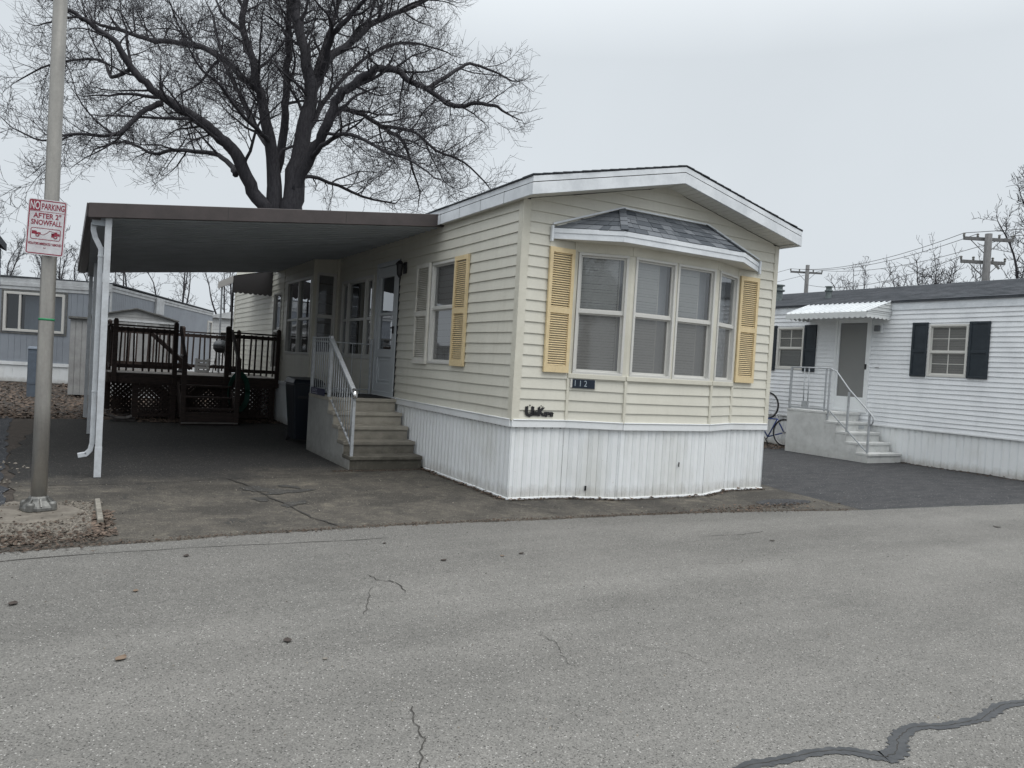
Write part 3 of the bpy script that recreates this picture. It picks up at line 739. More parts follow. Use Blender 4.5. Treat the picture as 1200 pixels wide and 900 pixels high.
mb.fbox(F(A_.x, 0, 0, 1, -1, 0), -.06, -.02, 0, .03, 3.13, 3.32); mb.fbox(F(D_.x, 0, 0, 1, 1, 0), -.06, -.02, 0, .03, 3.13, 3.32)
mb.build('fascia', 'fascia', bay, bevel=.003)
MB().add([(A_.x, -.02, 3.17), (B_.x, B_.y + .01, 3.17), (C_.x, C_.y + .01, 3.17), (D_.x, -.02, 3.17), (D_.x, -.02, 3.18), (C_.x, C_.y + .01, 3.18), (B_.x, B_.y + .01, 3.18), (A_.x, -.02, 3.18)],
         [(3, 2, 1, 0), (4, 5, 6, 7)]).build('soffit', 'soffit', bay, fix=False)
mb = MB()                                                  # white flashing where the bay roof meets the wall
for a, b in ((A_ + Vector((0, 0, .05)), RL + Vector((0, 0, .02))), (RL + Vector((0, 0, .02)), RR + Vector((0, 0, .02))), (RR + Vector((0, 0, .02)), D_ + Vector((0, 0, .05)))):
    a = a.copy(); b = b.copy(); a.y = b.y = -.028; mb.bar(tuple(a), tuple(b), .02, .022)
mb.build('flashing', 'fascia', bay)
# front door (storm door with glass)
dr = MB().ring(f_side, 3.88, 4.94, .965, 3.24, .075, -.05, .04).build('door', 'door_grey', home, bevel=.004)
m = MB(); u0, u1 = 3.965, 4.855; m.fbox(f_side, u0, u0 + .13, -.02, .03, 1.0, 3.155); m.fbox(f_side, u1 - .13, u1, -.02, .03, 1.0, 3.155)
m.fbox(f_side, u0 + .13, u1 - .13, -.02, .03, 1.0, 1.18); m.fbox(f_side, u0 + .13, u1 - .13, -.02, .03, 1.62, 1.76)
m.fbox(f_side, u0 + .13, u1 - .13, -.02, .03, 2.98, 3.155); m.fbox(f_side, u0 + .13, u1 - .13, -.008, .024, 2.33, 2.38)
m.fbox(f_side, u0 + .13, u1 - .13, -.02, .006, 1.18, 1.62); m.ring(f_side, u0 + .16, u1 - .16, 1.21, 1.59, .03, 0, .018)
m.build('door_leaf', 'door_grey', dr, bevel=.004)
MB().quad(f_side.p(u0 + .13, 0, 1.76), f_side.p(u1 - .13, 0, 1.76), f_side.p(u1 - .13, 0, 2.98), f_side.p(u0 + .13, 0, 2.98)).build('pane', 'glass_dark', dr, fix=False)
MB().fbox(f_side, 3.99, 4.015, .031, .06, 2.02, 2.14).fbox(f_side, 3.985, 4.06, .06, .07, 2.10, 2.125).build('handle', 'black', dr)
MB().fbox(f_side, 3.87, 3.8795, -.04, .03, .98, 3.24).build('door_gap', 'black', dr)
MB().fbox(f_side, 3.7, 5.0, 0, .05, .958, .978).build('threshold', 'white_metal', home)
# lantern
pl = MB(); pl.fbox(f_side, 3.59, 3.69, .017, .04, 2.98, 3.16); pl.bar(f_side.p(3.64, .03, 3.10), f_side.p(3.64, .13, 3.16), .02, .02)
pl = pl.build('porch_light', 'black', home)
mb = MB(); c = f_side.p(3.64, .12, 0)
mb.lathe(c[0], c[1], [(.02, 3.18), (.075, 3.12), (.06, 3.11), (.045, 2.95), (.03, 2.93), (.012, 2.90)], 8); mb.build('lamp_shade', 'black', pl)
# house number and emblem
f, L = SEC[1]
npl = MB().fbox(f, .06, .345, .02, .034, 1.375, 1.485).build('house_number', 'plate', home, bevel=.002)
MB().fbox(f, .035, .06, .018, .03, 1.38, 1.488).fbox(f, .345, .353, .018, .03, 1.372, 1.48).build('plate_holder', 'win_white', npl)
for k, ch in enumerate('112'): text(ch, f, .093 + .066 * k, .036, 1.43, .105, 'plate_text', npl, 'digit', sx=.8)
mb = MB()
for k in range(1, 4): mb.fbox(f, .058 + .071 * k, .060 + .071 * k, .034, .0355, 1.38, 1.48)
mb.build('plate_divider', 'black', npl)
f = SEC[0][0]
em = MB(); em.fbox(f, .19, .57, .020, .028, 1.045, 1.055)
em = em.build('maker_emblem', 'black', home)
text('U', f, .225, .022, 1.06, .145, 'black', em, 'letter', sx=1.2, bold=.011)
text('ni', f, .305, .022, 1.05, .085, 'black', em, 'letter', sx=1.0, bold=.008)
text('K', f, .385, .022, 1.06, .13, 'black', em, 'letter', sx=1.05, bold=.010)
text('uan', f, .50, .022, 1.045, .095, 'black', em, 'letter', sx=.95, bold=.008)
mb = MB()
for uu, zz, r_ in ((.19, 1.125, .014), (.225, 1.14, .016), (.262, 1.125, .014), (.36, 1.125, .01), (.385, 1.138, .012), (.41, 1.128, .01)):
    mb.bar(f.p(uu, .024, 1.09), f.p(uu, .024, zz), .010, .006); mb.fbox(f, uu - r_ / 2, uu + r_ / 2, .02, .028, zz - r_ / 2, zz + r_ / 2)
mb.fbox(f, .222, .228, .02, .028, .995, 1.02)
mb.build('crown_points', 'black', em)

# =================================================================== CARPORT
cp = thing('carport', 'flat white carport roof with brown front beam on slim white posts beside the cream home', 'carport', (-2.2, 6.4, 0))
CX, CY0, CY1 = -4.43, 2.30, 10.55
CXF = -4.565
zc = lambda x: 3.715 + (x) * .118            # top of roof along X (drops to the left)
mb = MB(); n = int((CY1 - CY0) / .10)
prof = []
y = CY0 + .06
while y < CY1 - .05:
    prof += [(y, -.112), (y + .12, -.112), (y + .128, -.166), (y + .205, -.166), (y + .215, -.112)]; y += .215
cxy = lambda y: CX + (CXF - CX) * (y - CY0) / (CY1 - CY0)
for (ya, za), (yb, zb) in zip(prof[:-1], prof[1:]):
    mb.quad((cxy(ya), ya, zc(CX) + za), (-.02, ya, zc(0) + za), (-.02, yb, zc(0) + zb), (cxy(yb), yb, zc(CX) + zb))
mb.quad((CX, CY0, zc(CX) - .02), (-.02, CY0, zc(0) - .02), (-.02, CY1, zc(0) - .02), (CXF, CY1, zc(CX) - .02))
mb.build('roof_pan', 'pan', cp, fix=False)
mb = MB()
for y0, y1 in ((CY0 - .03, CY0 + .03), (CY1 - .05, CY1)):
    cx_ = cxy(y0)
    mb.hexa([(CX - .03 if y0 < 5 else CXF - .03, y0, zc(CX) - .17), (-.0, y0, zc(0) - .165), (-.0, y1, zc(0) - .165), (cx_ - .03, y1, zc(CX) - .17)],
            [(cx_ - .03, y0, zc(CX)), (-.0, y0, zc(0) + .015), (-.0, y1, zc(0) + .015), (cx_ - .03, y1, zc(CX))])
mb.build('fascia_beam', 'brown_metal', cp, bevel=.006, each=True)
mb = MB(); ya, yb = CY0 + .031, CY1 - .051
for a, b, z0, z1 in ((-.05, 0, -.15, .005), (-.01, .10, -.175, -.1505)):
    mb.hexa([(CX + a, ya, zc(CX) + z0), (CX + b, ya, zc(CX) + z0), (CXF + b, yb, zc(CX) + z0), (CXF + a, yb, zc(CX) + z0)],
            [(CX + a, ya, zc(CX) + z1), (CX + b, ya, zc(CX) + z1), (CXF + b, yb, zc(CX) + z1), (CXF + a, yb, zc(CX) + z1)])
mb.build('gutter', 'brown_metal', cp, bevel=.005)
mb = MB()
for x in (-2.95, -1.45): mb.hexa([(x, CY0 - .0325, zc(x) - .168), (x + .006, CY0 - .0325, zc(x) - .168), (x + .006, CY0 - .02, zc(x) - .168), (x, CY0 - .02, zc(x) - .168)], [(x, CY0 - .0325, zc(x) + .004), (x + .006, CY0 - .0325, zc(x) + .004), (x + .006, CY0 - .02, zc(x) + .004), (x, CY0 - .02, zc(x) + .004)])
mb.build('beam_joint', 'dark', cp, each=True)
mb = MB(); mb.box(-4.42, -4.21, CY0 + .07, CY1 - .06, zc(-4.26) - .255, zc(-4.26) - .13)
mb.build('side_beam', 'pan', cp)
for k, y in enumerate((2.37, 7.15, 10.1)):
    px = (0, -.055, -.11)[k]; mb = MB(); mb.box(-4.285 + px, -4.215 + px, y - .035, y + .035, 0, zc(-4.25) - (.135 if k == 0 else .256))
    p = mb.build('post', 'post', cp, bevel=.004)
    MB().box(-4.288 + px, -4.212 + px, y - .038, y + .038, 0, .36).build('post_sleeve', 'post', p, bevel=.003)
mb = MB()
mb.bar((-4.40, 2.46, 2.99), (-4.40, 2.46, 2.90), .058, .055, (0, 1, 0)); mb.bar((-4.405, 2.462, 2.92), (-4.378, 2.462, 2.82), .057, .054, (0, 1, 0)); mb.bar((-4.384, 2.463, 2.83), (-4.318, 2.463, 2.70), .058, .053, (0, 1, 0))
mb.bar((-4.315, 2.464, 2.72), (-4.315, 2.464, .38), .056, .058, (0, 1, 0)); mb.bar((-4.315, 2.465, .40), (-4.335, 2.465, .30), .056, .054, (0, 1, 0)); mb.bar((-4.328, 2.4655, .315), (-4.38, 2.4655, .255), .056, .053, (0, 1, 0))
mb.bar((-4.365, 2.466, .262), (-4.46, 2.466, .245), .056, .054, (0, 1, 0))
ds = mb.build('downspout', 'post', cp, bevel=.006)
m = MB()
for z in (2.60, 1.0): m.box(-4.347, -4.283, 2.428, 2.499, z, z + .02)
m.build('strap', 'post', ds, each=True)

# =================================================================== FRONT STEPS
def bal(parent, a, b, m='rail', r=.008):
    return MB().tube([a, b], r, 6).build('baluster', m, parent, smooth=True)
st = precast_steps('precast_steps', -1.14, -.03, (2.52, 2.83, 3.12, 3.41, 3.70), (.19, .37, .565, .755, .955), 4.88, 'steps', 'stepside',
                   'grey brown concrete steps with stained lower risers at the cream home door', 'precast entrance steps')
XR = -1.10
rl = MB()
rl.bar((XR, 3.83, 0.75), (XR, 3.83, 1.90), .045, .045, (0, 1, 0)); rl.bar((XR, 4.86, .86), (XR, 4.86, 1.90), .045, .045, (0, 1, 0))
rl.bar((XR, 2.58, 0.0), (XR, 2.58, 1.10), .042, .042, (0, 1, 0)); rl.bar((-.10, 4.86, .96), (-.10, 4.86, 1.92), .035, .035, (0, 1, 0))
rl.bar((XR, 3.83, 1.88), (XR, 4.86, 1.88), .03, .02); rl.bar((XR, 3.83, 1.02), (XR, 4.86, 1.02), .03, .02)
rl.bar((XR, 3.83, 1.80), (XR, 2.58, 1.03), .028, .02); rl.bar((XR, 3.83, .98), (XR, 2.6, .32), .028, .02)
rl.bar((XR, 4.86, 1.83), (-.10, 4.86, 1.83), .02, .02); rl.bar((XR, 4.86, 1.04), (-.10, 4.86, 1.04), .016, .016)
rl = rl.build('handrail', 'rail', st, bevel=.004)
MB().bar((XR, 3.90, 1.895), (XR, 2.60, 1.115), .07, .035).build('handrail_cap', 'rail', rl, bevel=.01)
MB().tube([(XR, 2.62, 1.125), (XR, 2.555, 1.075), (XR, 2.545, 1.01)], [.038, .040, .03], 10).build('end_cap', 'chrome', rl, smooth=True)
for i in range(1, 9): y = 3.83 + 1.03 * i / 9; bal(rl, (XR, y, 1.02), (XR, y, 1.88))
for i in range(1, 11): y = 3.83 - 1.25 * i / 11; k = i / 11; bal(rl, (XR, y, .98 - .66 * k), (XR, y, 1.80 - .77 * k))
for i in range(1, 6): x = XR + 1.0 * i / 6; bal(rl, (x, 4.86, .98), (x, 4.86, 1.83), r=.006)
fp = F(XR - .035, 3.9, 0, 1, -1, 0)
pq = MB().fbox(F(-1.14, 0, 0, 1, -1, 0), 3.92, 4.70, .004, .014, .955, 1.065).build('name_plaque', 'plaque', st)
fq = F(-1.14, 0, 0, -1, -1, 0)
text('LAZY', fq, -4.46, .0155, 1.022, .062, 'plaque_text', pq, 'lettering', sx=1.9)
MB().fbox(F(-1.14, 0, 0, 1, -1, 0), 4.30, 4.64, .014, .0155, .972, .984).build('underline', 'plaque_text', pq)
mt = MB().box(-.98, -.10, 3.76, 4.72, .957, .972).build('door_mat', 'mat', None, bevel=.004)
tag(mt, 'black rubber mat on the top landing of the stained concrete steps', 'door mat')

# =================================================================== REFUSE CART
rc = thing('refuse_cart', 'dark navy wheeled refuse cart standing between the concrete steps and the deck', 'refuse bin', (-.93, 5.95, 0))
MB().hexa([(-1.13, 5.72, .06), (-.73, 5.72, .06), (-.73, 6.2, .06), (-1.13, 6.2, .06)], [(-1.21, 5.64, 1.06), (-.66, 5.64, 1.06), (-.66, 6.28, 1.06), (-1.21, 6.28, 1.06)]).build('body', 'bin', rc, bevel=.02)
m = MB().hexa([(-1.23, 5.60, 1.061), (-.64, 5.60, 1.061), (-.64, 6.32, 1.061), (-1.23, 6.32, 1.061)], [(-1.18, 5.66, 1.14), (-.69, 5.66, 1.14), (-.69, 6.30, 1.17), (-1.18, 6.30, 1.17)]).build('lid', 'bin', rc, bevel=.02)
for x in (-1.17, -.73):
    MB().tube([(x, 6.24, .11), (x + .05, 6.24, .11)], .11, 16).build('wheel', 'tyre', rc, smooth=False)
MB().tube([(-1.15, 6.34, 1.08), (-1.15, 6.40, 1.10), (-.72, 6.40, 1.10), (-.72, 6.34, 1.08)], .015, 8).build('handle', 'bin', rc, smooth=True)
MB().box(-1.12, -.75, 5.655, 5.668, .80, .85).build('grip_bar', 'black', rc)

# =================================================================== DECK
dk = thing('deck', 'dark stained wooden deck with railing, lattice and steps behind the carport', 'deck', (-2.2, 11.4, 0))
m = MB(); y = 9.99
while y < 12.72: m.box(-3.97, -.53, y, min(y + .134, 12.8), .955, .985); y += .14
m.build('floor', 'deckfloor', dk)
m = MB(); m.box(-3.97, -.53, 9.95, 9.989, .77, .985); m.box(-4.01, -3.971, 9.95, 12.84, .77, .985); m.box(-3.97, -.53, 12.80, 12.84, .77, .985)
for y in (10.7, 11.5, 12.2): m.box(-3.97, -.53, y, y + .04, .78, .954)
m.build('rim_joist', 'deckwood', dk)
def wood_post(x, y, z0, z1, w=.092, nm='post'):
    p = MB().box(x - w / 2, x + w / 2, y - w / 2, y + w / 2, z0, z1).hexa([(x - w / 2, y - w / 2, z1), (x + w / 2, y - w / 2, z1), (x + w / 2, y + w / 2, z1), (x - w / 2, y + w / 2, z1)],
        [(x - .02, y - .02, z1 + .035), (x + .02, y - .02, z1 + .035), (x + .02, y + .02, z1 + .035), (x - .02, y + .02, z1 + .035)])
    return p.build(nm, 'deckwood', dk)
for x, y in ((-3.87, 9.93), (-2.72, 9.93), (-1.66, 9.93), (-.56, 9.93), (-3.93, 12.75), (-2.28, 12.75), (-.95, 12.75), (-3.95, 11.3)): wood_post(x, y, .78, 2.08)
for x, y in ((-3.45, 10.1), (-2.72, 10.04), (-1.66, 10.04), (-.62, 10.1), (-3.9, 12.7), (-2.2, 12.7), (-.7, 12.7)): wood_post(x, y, 0, .77, .12, 'support_post')
r4 = random.Random(8)
def railing(x0, y0, x1, y1, n, zt=1.98, zb=1.13):
    m = MB(); m.bar((x0, y0, zt), (x1, y1, zt), .085, .035); m.bar((x0, y0, zt - .085), (x1, y1, zt - .085), .035, .08); m.bar((x0, y0, zb), (x1, y1, zb), .035, .08)
    o = m.build('railing', 'deckwood', dk, each=True)[0]
    for i in range(n):
        t = (i + .5) / n + r4.uniform(-.02, .02); j = r4.uniform(-.025, .025)
        x, y = x0 + (x1 - x0) * t, y0 + (y1 - y0) * t
        MB().bar((x, y - .03, zb - .10), (x + j, y - .03, zt - .03), .036, .036, (0, 1, 0)).build('baluster', 'deckwood', o)
railing(-3.84, 9.95, -2.75, 9.95, 8); railing(-1.62, 9.95, -.6, 9.95, 8)
railing(-3.94, 12.75, -2.32, 12.75, 12); railing(-2.24, 12.75, -.98, 12.75, 9); railing(-3.95, 10.0, -3.95, 12.7, 18)
m = MB(); m.bar((-3.2, 11.2, 1.95), (-2.35, 10.4, 1.12), .05, .09); m.bar((-3.25, 11.2, 1.15), (-2.4, 11.2, 1.15), .05, .12); m.build('inner_brace', 'deckwood', dk)
m = MB()                                                   # steps down to the drive
sg = []
for x in (-2.66, -1.60): m.hexa([(x, 9.94, .60), (x + .04, 9.94, .60), (x + .04, 8.93, 0), (x, 8.93, 0)], [(x, 9.94, .86), (x + .04, 9.94, .86), (x + .04, 8.93, .28), (x, 8.93, .28)])
m.build('stringer', 'deckwood', dk, each=True)
for y, z in ((9.68, .75), (9.40, .52), (9.12, .29)): MB().box(-2.62, -1.60, y, y + .27, z, z + .035).build('tread', 'deckwood', dk)
MB().box(-2.60, -1.58, 8.93, 8.97, .0, .26).build('tread_riser', 'deckwood', dk)
MB().box(-2.66, -1.55, 8.86, 9.13, .03, .055).build('tread', 'deckfloor', dk)
for x in (-2.63, -1.58):
    wood_post(x, 8.92, 0, 1.40, .09, 'newel'); MB().bar((x, 9.93, 2.0), (x, 8.92, 1.38), .05, .10, (0, 0, 1)).build('stair_rail', 'deckwood', dk)
def lattice(x0, x1, z0, z1, y):
    m = MB(); s = .105; h = z1 - z0; w = .034
    a = x0 - h
    while a < x1:
        for sg, yy in ((1, y), (-1, y + .01)):
            xs, xe = (a, a + h) if sg > 0 else (a + h, a)
            p0, p1 = [xs, z0], [xe, z1]
            # clip to the panel
            def cl(p, q):
                lo, hi = x0, x1
                if p[0] < lo or p[0] > hi:
                    X = lo if p[0] < lo else hi; t = (X - p[0]) / (q[0] - p[0]) if q[0] != p[0] else 2
                    if t < 0 or t > 1: return None
                    return [X, p[1] + (q[1] - p[1]) * t]
                return p
            c0, c1 = cl(p0, p1), cl(p1, p0)
            if c0 and c1 and abs(c0[0] - c1[0]) > .02: m.bar((c0[0], yy, c0[1]), (c1[0], yy, c1[1]), .006, w, (0, 0, 1))
        a += s
    m.fbox(F(0, y - .008, 1, 0, 0, -1), x0, x1, 0, .012, z0 - .03, z0 + .02); m.fbox(F(0, y - .008, 1, 0, 0, -1), x0, x1, 0, .012, z1 - .02, z1 + .03)
    m.build('lattice', 'deckwood', dk)
lattice(-3.38, -2.76, .10, .76, 10.0); lattice(-2.62, -1.66, .10, .76, 10.0); lattice(-1.5, -.62, .10, .76, 10.0)
lattice(-3.85, -.62, .05, .76, 12.70)  # added rear panel, cuts the backlight seen through the front lattice
lattice(-3.85, -.62, .05, .76, 11.2)  # another added panel mid deck, darkens the space below further
# things on and round the deck
gh = thing('garden_hose', 'dark green garden hose coiled on the deck front beside the stairs', 'garden hose', (-1.3, 9.85, 0))
m = MB()
for i in range(7):
    r_ = .17 + .012 * i; pts = [(-1.40 + r_ * math.cos(t) * .95, 9.86 - .012 * i + .01 * math.sin(3 * t), .66 + (.36 + .015 * i) * math.sin(t)) for t in [k * math.pi / 14 for k in range(29)]]
    m.tube(pts, .014, 6)
m.build('coil', 'hose', gh, smooth=True)
MB().box(-1.45, -1.35, 9.85, 9.945, .96, 1.03).build('hanger', 'black', gh)
kg = thing('kettle_grill', 'small dark covered kettle grill on three legs at the back of the deck', 'grill', (-1.45, 12.3, .985))
MB().lathe(-1.45, 12.3, [(.04, 1.50), (.13, 1.53), (.175, 1.60), (.18, 1.66)], 20).build('bowl', 'black', kg, smooth=True)
MB().lathe(-1.45, 12.3, [(.185, 1.662), (.175, 1.72), (.13, 1.79), (.03, 1.82)], 20).build('lid', 'grillgrey', kg, smooth=True)
for a in (0.3, 2.4, 4.5): MB().tube([(-1.45 + .09 * math.cos(a), 12.3 + .09 * math.sin(a), 1.56), (-1.45 + .2 * math.cos(a), 12.3 + .2 * math.sin(a), .985)], .012, 6).build('leg', 'black', kg, smooth=True)
cr = thing('slatted_crate', 'small grey slatted crate on the deck boards beside the grill', 'crate', (-2.0, 12.3, .985))
for k in range(4): MB().box(-2.02, -1.72, 12.10, 12.12, .99 + k * .085, 1.05 + k * .085).box(-2.02, -1.72, 12.4, 12.42, .99 + k * .085, 1.05 + k * .085).build('slat', 'shedmetal', cr, each=True)
MB().box(-2.02, -1.99, 12.1201, 12.3999, .985, 1.34).box(-1.75, -1.72, 12.1201, 12.3999, .985, 1.34).build('side', 'shedmetal', cr, each=True)
fg = thing('garden_figurine', 'small dark garden figurine standing on the deck behind the stair opening', 'figurine', (-2.42, 11.6, .985))
MB().lathe(-2.42, 11.6, [(.09, .986), (.08, 1.03), (.05, 1.06), (.07, 1.16), (.06, 1.24), (.03, 1.28), (.05, 1.33), (.045, 1.38), (.01, 1.42)], 12).build('figure', 'black', fg, smooth=True)
tr = MB()
prof = [(-4.0, .20), (-3.93, .10), (-3.80, .05), (-3.62, .05), (-3.52, .09)]
for (x0, z0), (x1, z1) in zip(prof[:-1], prof[1:]):
    tr.hexa([(x0, 9.45, z0), (x1, 9.45, z1), (x1, 9.95, z1), (x0, 9.95, z0)], [(x0, 9.45, z0 + .02), (x1, 9.45, z1 + .02), (x1, 9.95, z1 + .02), (x0, 9.95, z0 + .02)])
tr.box(-3.85, -3.45, 9.5, 9.9, .0, .048)
tag(tr.build('metal_tray', 'tray', None), 'dull grey curved tray lying on fallen leaves below the left end of the deck', 'tray')
pa = thing('patio_awning', 'dark scalloped awning on thin posts above the wooden deck', 'awning', (-1.0, 12.2, 0))
def scallop(m, f, u0, u1, zt, zb, n, t=.008):
    w = (u1 - u0) / n
    for i in range(n):
        a = u0 + i * w; pts = [(a, zt if not callable(zt) else zt(a))]
        for k in range(7): x = a + w * k / 6; pts.append((x, zb - .035 * math.sin(math.pi * k / 6)))
        b = a + w; pts.append((b, zt if not callable(zt) else zt(b)))
        k0 = len(m.v); N_ = len(pts)
        m.v += [f.p(x, 0, z) for x, z in pts] + [f.p(x, -t, z) for x, z in pts]
        m.f.append(tuple(range(k0, k0 + N_))); m.f.append(tuple(range(k0 + N_, k0 + 2 * N_))[::-1])
        for j in range(N_): m.f.append((k0 + j, k0 + (j + 1) % N_, k0 + N_ + (j + 1) % N_, k0 + N_ + j))
m = MB()
m.hexa([(-1.42, 11.1, 3.34), (-.5, 11.1, 3.56), (-.5, 13.4, 3.56), (-1.42, 13.4, 3.34)], [(-1.42, 11.1, 3.36), (-.5, 11.1, 3.58), (-.5, 13.4, 3.58), (-1.42, 13.4, 3.36)])
m.build('canopy', 'awning_dark', pa)
m = MB(); scallop(m, F(-1.42, 11.1, 1, 0, 0, -1), 0, .92, lambda u: 3.35 + .22 * u / .92, 2.98, 8); m.build('end_valance', 'awning_dark', pa)
m = MB(); scallop(m, F(-1.425, 13.4, 0, -1, -1, 0), 0, 2.29, 3.355, 3.21, 12); m.build('front_valance', 'awning_light', pa)
for y in (11.3, 13.0): MB().box(-1.40, -1.36, y, y + .04, .985, 3.33).build('post', 'black' if y < 12 else 'post', pa)
# =================================================================== WHITE HOME ON THE RIGHT
wh = thing('mobile_home', 'long white vinyl mobile home with dark navy shutters and grey door on the right', 'mobile home', (13.2, 6, 0))
RX = 11.1; RY0, RY1 = -1.6, 15
fr = F(RX, 0, 0, 1, -1, 0)
ops = [(.88, 1.70, 1.90, 3.0), (3.08, 3.92, 1.0, 3.15), (4.87, 5.69, 1.93, 3.0)]
mb = MB(); siding(mb, fr, RY1, .76, 3.34, course=.099, u0=RY0, opens=ops, proud=.020, sag=.006, step=.5)
mb.build('side_siding', 'white_siding', wh, fix=False)
mb = MB(); siding(mb, F(RX, RY0, 1, 0, 0, -1), 4.2, .76, 3.9, course=.099, top=lambda z: (0, 4.2) if z < 3.5 else ((z - 3.5) / .62 * 2.1, 4.2 - (z - 3.5) / .62 * 2.1)); siding(mb, F(RX, RY1, 1, 0, 0, 1), 4.2, .76, 3.6, course=.2)
siding(mb, F(RX + 4.2, 0, 0, 1, 1, 0), RY1, .76, 3.5, course=.2, u0=RY0)
mb.build('end_siding', 'white_siding', wh, fix=False)
mb = MB(); ribbed(mb, fr, RY1, .0, .745, u0=RY0, d0=-.03, pat=((.10, 0), (.008, -.012), (.010, 0), (.008, -.012), (.02, 0)), zj=.012)
ribbed(mb, F(RX, RY0, 1, 0, 0, -1), 4.2, 0, .745); mb.build('skirting', 'skirt', wh, fix=False)
mb = MB(); mb.fbox(fr, RY0, RY1, -.03, .022, .742, .772); mb.build('skirting_trim', 'white_metal', wh)
MB().box(RX + .4, RX + 4, RY0 + .4, RY1 - .4, .8, 3.4).build('interior', 'dark', wh)
mb = MB(); mb.fbox(fr, RY0 - .1, RY1, -.02, .028, 3.33, 3.50); mb.build('fascia', 'fascia', wh, bevel=.004)
rf = MB(); apx2, apz = RX + 2.1, 4.16
for s in (-1, 1):
    xe = apx2 + s * 2.16
    rf.hexa([(xe, RY0 - .15, 3.49), (apx2, RY0 - .15, apz - .03), (apx2, RY1 + .1, apz - .03), (xe, RY1 + .1, 3.49)], [(xe, RY0 - .15, 3.53), (apx2, RY0 - .15, apz), (apx2, RY1 + .1, apz), (xe, RY1 + .1, 3.53)])
rf = rf.build('roof', 'shingle_dark', wh)
mb = MB(); r5 = random.Random(21)
for i in range(13):
    t0, t1 = i / 13, (i + 1.05) / 13; y = RY0 - .15 - r5.random() * .3
    while y < RY1:
        e = y + r5.uniform(.5, 1.1); xa, xb = RX - .065 + 2.165 * t0, RX - .065 + 2.165 * min(1, t1); za, zb = 3.535 + .625 * t0, 3.535 + .625 * min(1, t1)
        mb.hexa([(xa, y, za - .004), (xa, e - .008, za - .004), (xb, e - .008, zb - .004), (xb, y, zb - .004)], [(xa, y, za + .011), (xa, e - .008, za + .011), (xb, e - .008, zb + .002), (xb, y, zb + .002)]); y = e
mb.build('shingle_tabs', 'shingle_dark', rf)
for (x, y, r_, h) in ((12.0, 6.6, .15, .50), (12.0, 4.95, .075, .36)):
    z0 = 3.53 + .625 * (x - RX) / 2.1 - .05
    v = MB().lathe(x, y, [(r_, z0), (r_, z0 + h * .62), (r_ * 1.35, z0 + h * .66), (r_ * 1.35, z0 + h * .72), (r_ * .95, z0 + h * .76), (r_ * .95, z0 + h * .92), (r_ * 1.35, z0 + h * .95), (r_ * 1.3, z0 + h)], 16).build('roof_vent', 'vent', rf)
dh_window(wh, fr, .88, 1.70, 1.90, 3.0, zmid=2.42, grid=(2, 2, True), upper='glass_screen', lower='glass_screen', blind='curtain', pitch=.05, fw=.045)
dh_window(wh, fr, 4.87, 5.69, 1.93, 3.0, zmid=2.47, grid=(2, 2, False), upper='glass_screen', lower='glass_hazy', blind='bluecloth', pitch=.02, fw=.05)
for a, b in ((.46, .86), (1.72, 2.06), (4.50, 4.85), (5.71, 6.05)):
    m = MB().fbox(fr, a, b, .016, .036, 1.89, 3.045); m.ring(fr, a, b, 1.89, 3.045, .05, .0361, .050)
    m.fbox(fr, a + .05, b - .05, .0361, .050, 2.40, 2.46)
    m.build('shutter', 'navy_shutter', wh, bevel=.004)
d = MB().ring(fr, 3.03, 3.97, 1.0, 3.19, .06, -.05, .035).build('door', 'white_metal', wh, bevel=.004)
MB().ring(fr, 3.09, 3.91, 1.03, 3.13, .06, -.03, .02, .32).build('door_leaf', 'white_metal', d)
MB().quad(fr.p(3.15, -.002, 1.35), fr.p(3.85, -.002, 1.35), fr.p(3.85, -.002, 3.07), fr.p(3.15, -.002, 3.07)).build('pane', 'glass_grey', d, fix=False)
MB().fbox(fr, 3.15, 3.85, -.09, -.06, 1.05, 3.07).build('inner_door', 'door_grey', d)
MB().fbox(fr, 3.11, 3.14, .021, .05, 2.0, 2.12).build('handle', 'black', d)
lm = MB().fbox(fr, 2.77, 2.95, .014, .05, 2.83, 3.04).build('wall_lamp', 'white_metal', wh)
MB().fbox(fr, 2.80, 2.92, .05, .13, 2.86, 3.0).build('lamp_shade', 'grillgrey', lm, bevel=.02)
MB().fbox(fr, 2.80, 2.90, .014, .02, 2.04, 2.06).build('number_strip', 'black', wh)
aw = MB(); AX, AY0, AY1 = 10.22, 2.60, 4.74
n = 16                                                     # ribbed sheet: front slope + two hips
zt = lambda t: 3.52
for k in range(n):
    a = AY0 + (AY1 - AY0) * k / n; b = AY0 + (AY1 - AY0) * (k + 1) / n - .012
    ta = .28 * abs((a + b) / 2 - (AY0 + AY1) / 2) * 0
    aw.hexa([(AX, a, 3.22), (AX, b, 3.22), (RX - .03, b, 3.50), (RX - .03, a, 3.50)], [(AX, a, 3.24), (AX, b, 3.24), (RX - .03, b, 3.53), (RX - .03, a, 3.53)])
for k in range(8):
    t = k / 8
    for yy in (AY0, AY1): aw.box(AX + (RX - AX) * 0 + .02, RX - .03, yy - .006 + .0, yy + .006, 3.20 + .035 * k, 3.228 + .035 * k) if k < 1 else None
aw = aw.build('door_awning', 'mesh_metal', wh)
m = MB()
for k in range(n + 1):
    y = AY0 + (AY1 - AY0) * k / n; m.bar((AX + .004, y - .006, 3.252), (RX - .04, y - .006, 3.54), .022, .02)
m.build('rib', 'fascia', aw, each=True)
m = MB()
for yy in (AY0, AY1):
    for k in range(7):
        z0 = 3.245 + .038 * k; x0 = AX + (RX - AX) * (k + .2) / 7.4
        m.box(x0, RX - .03, yy - .012 - .012 * (k % 2), yy + .012, z0, z0 + .030)
m.build('side_slat', 'mesh_metal', aw, each=True)
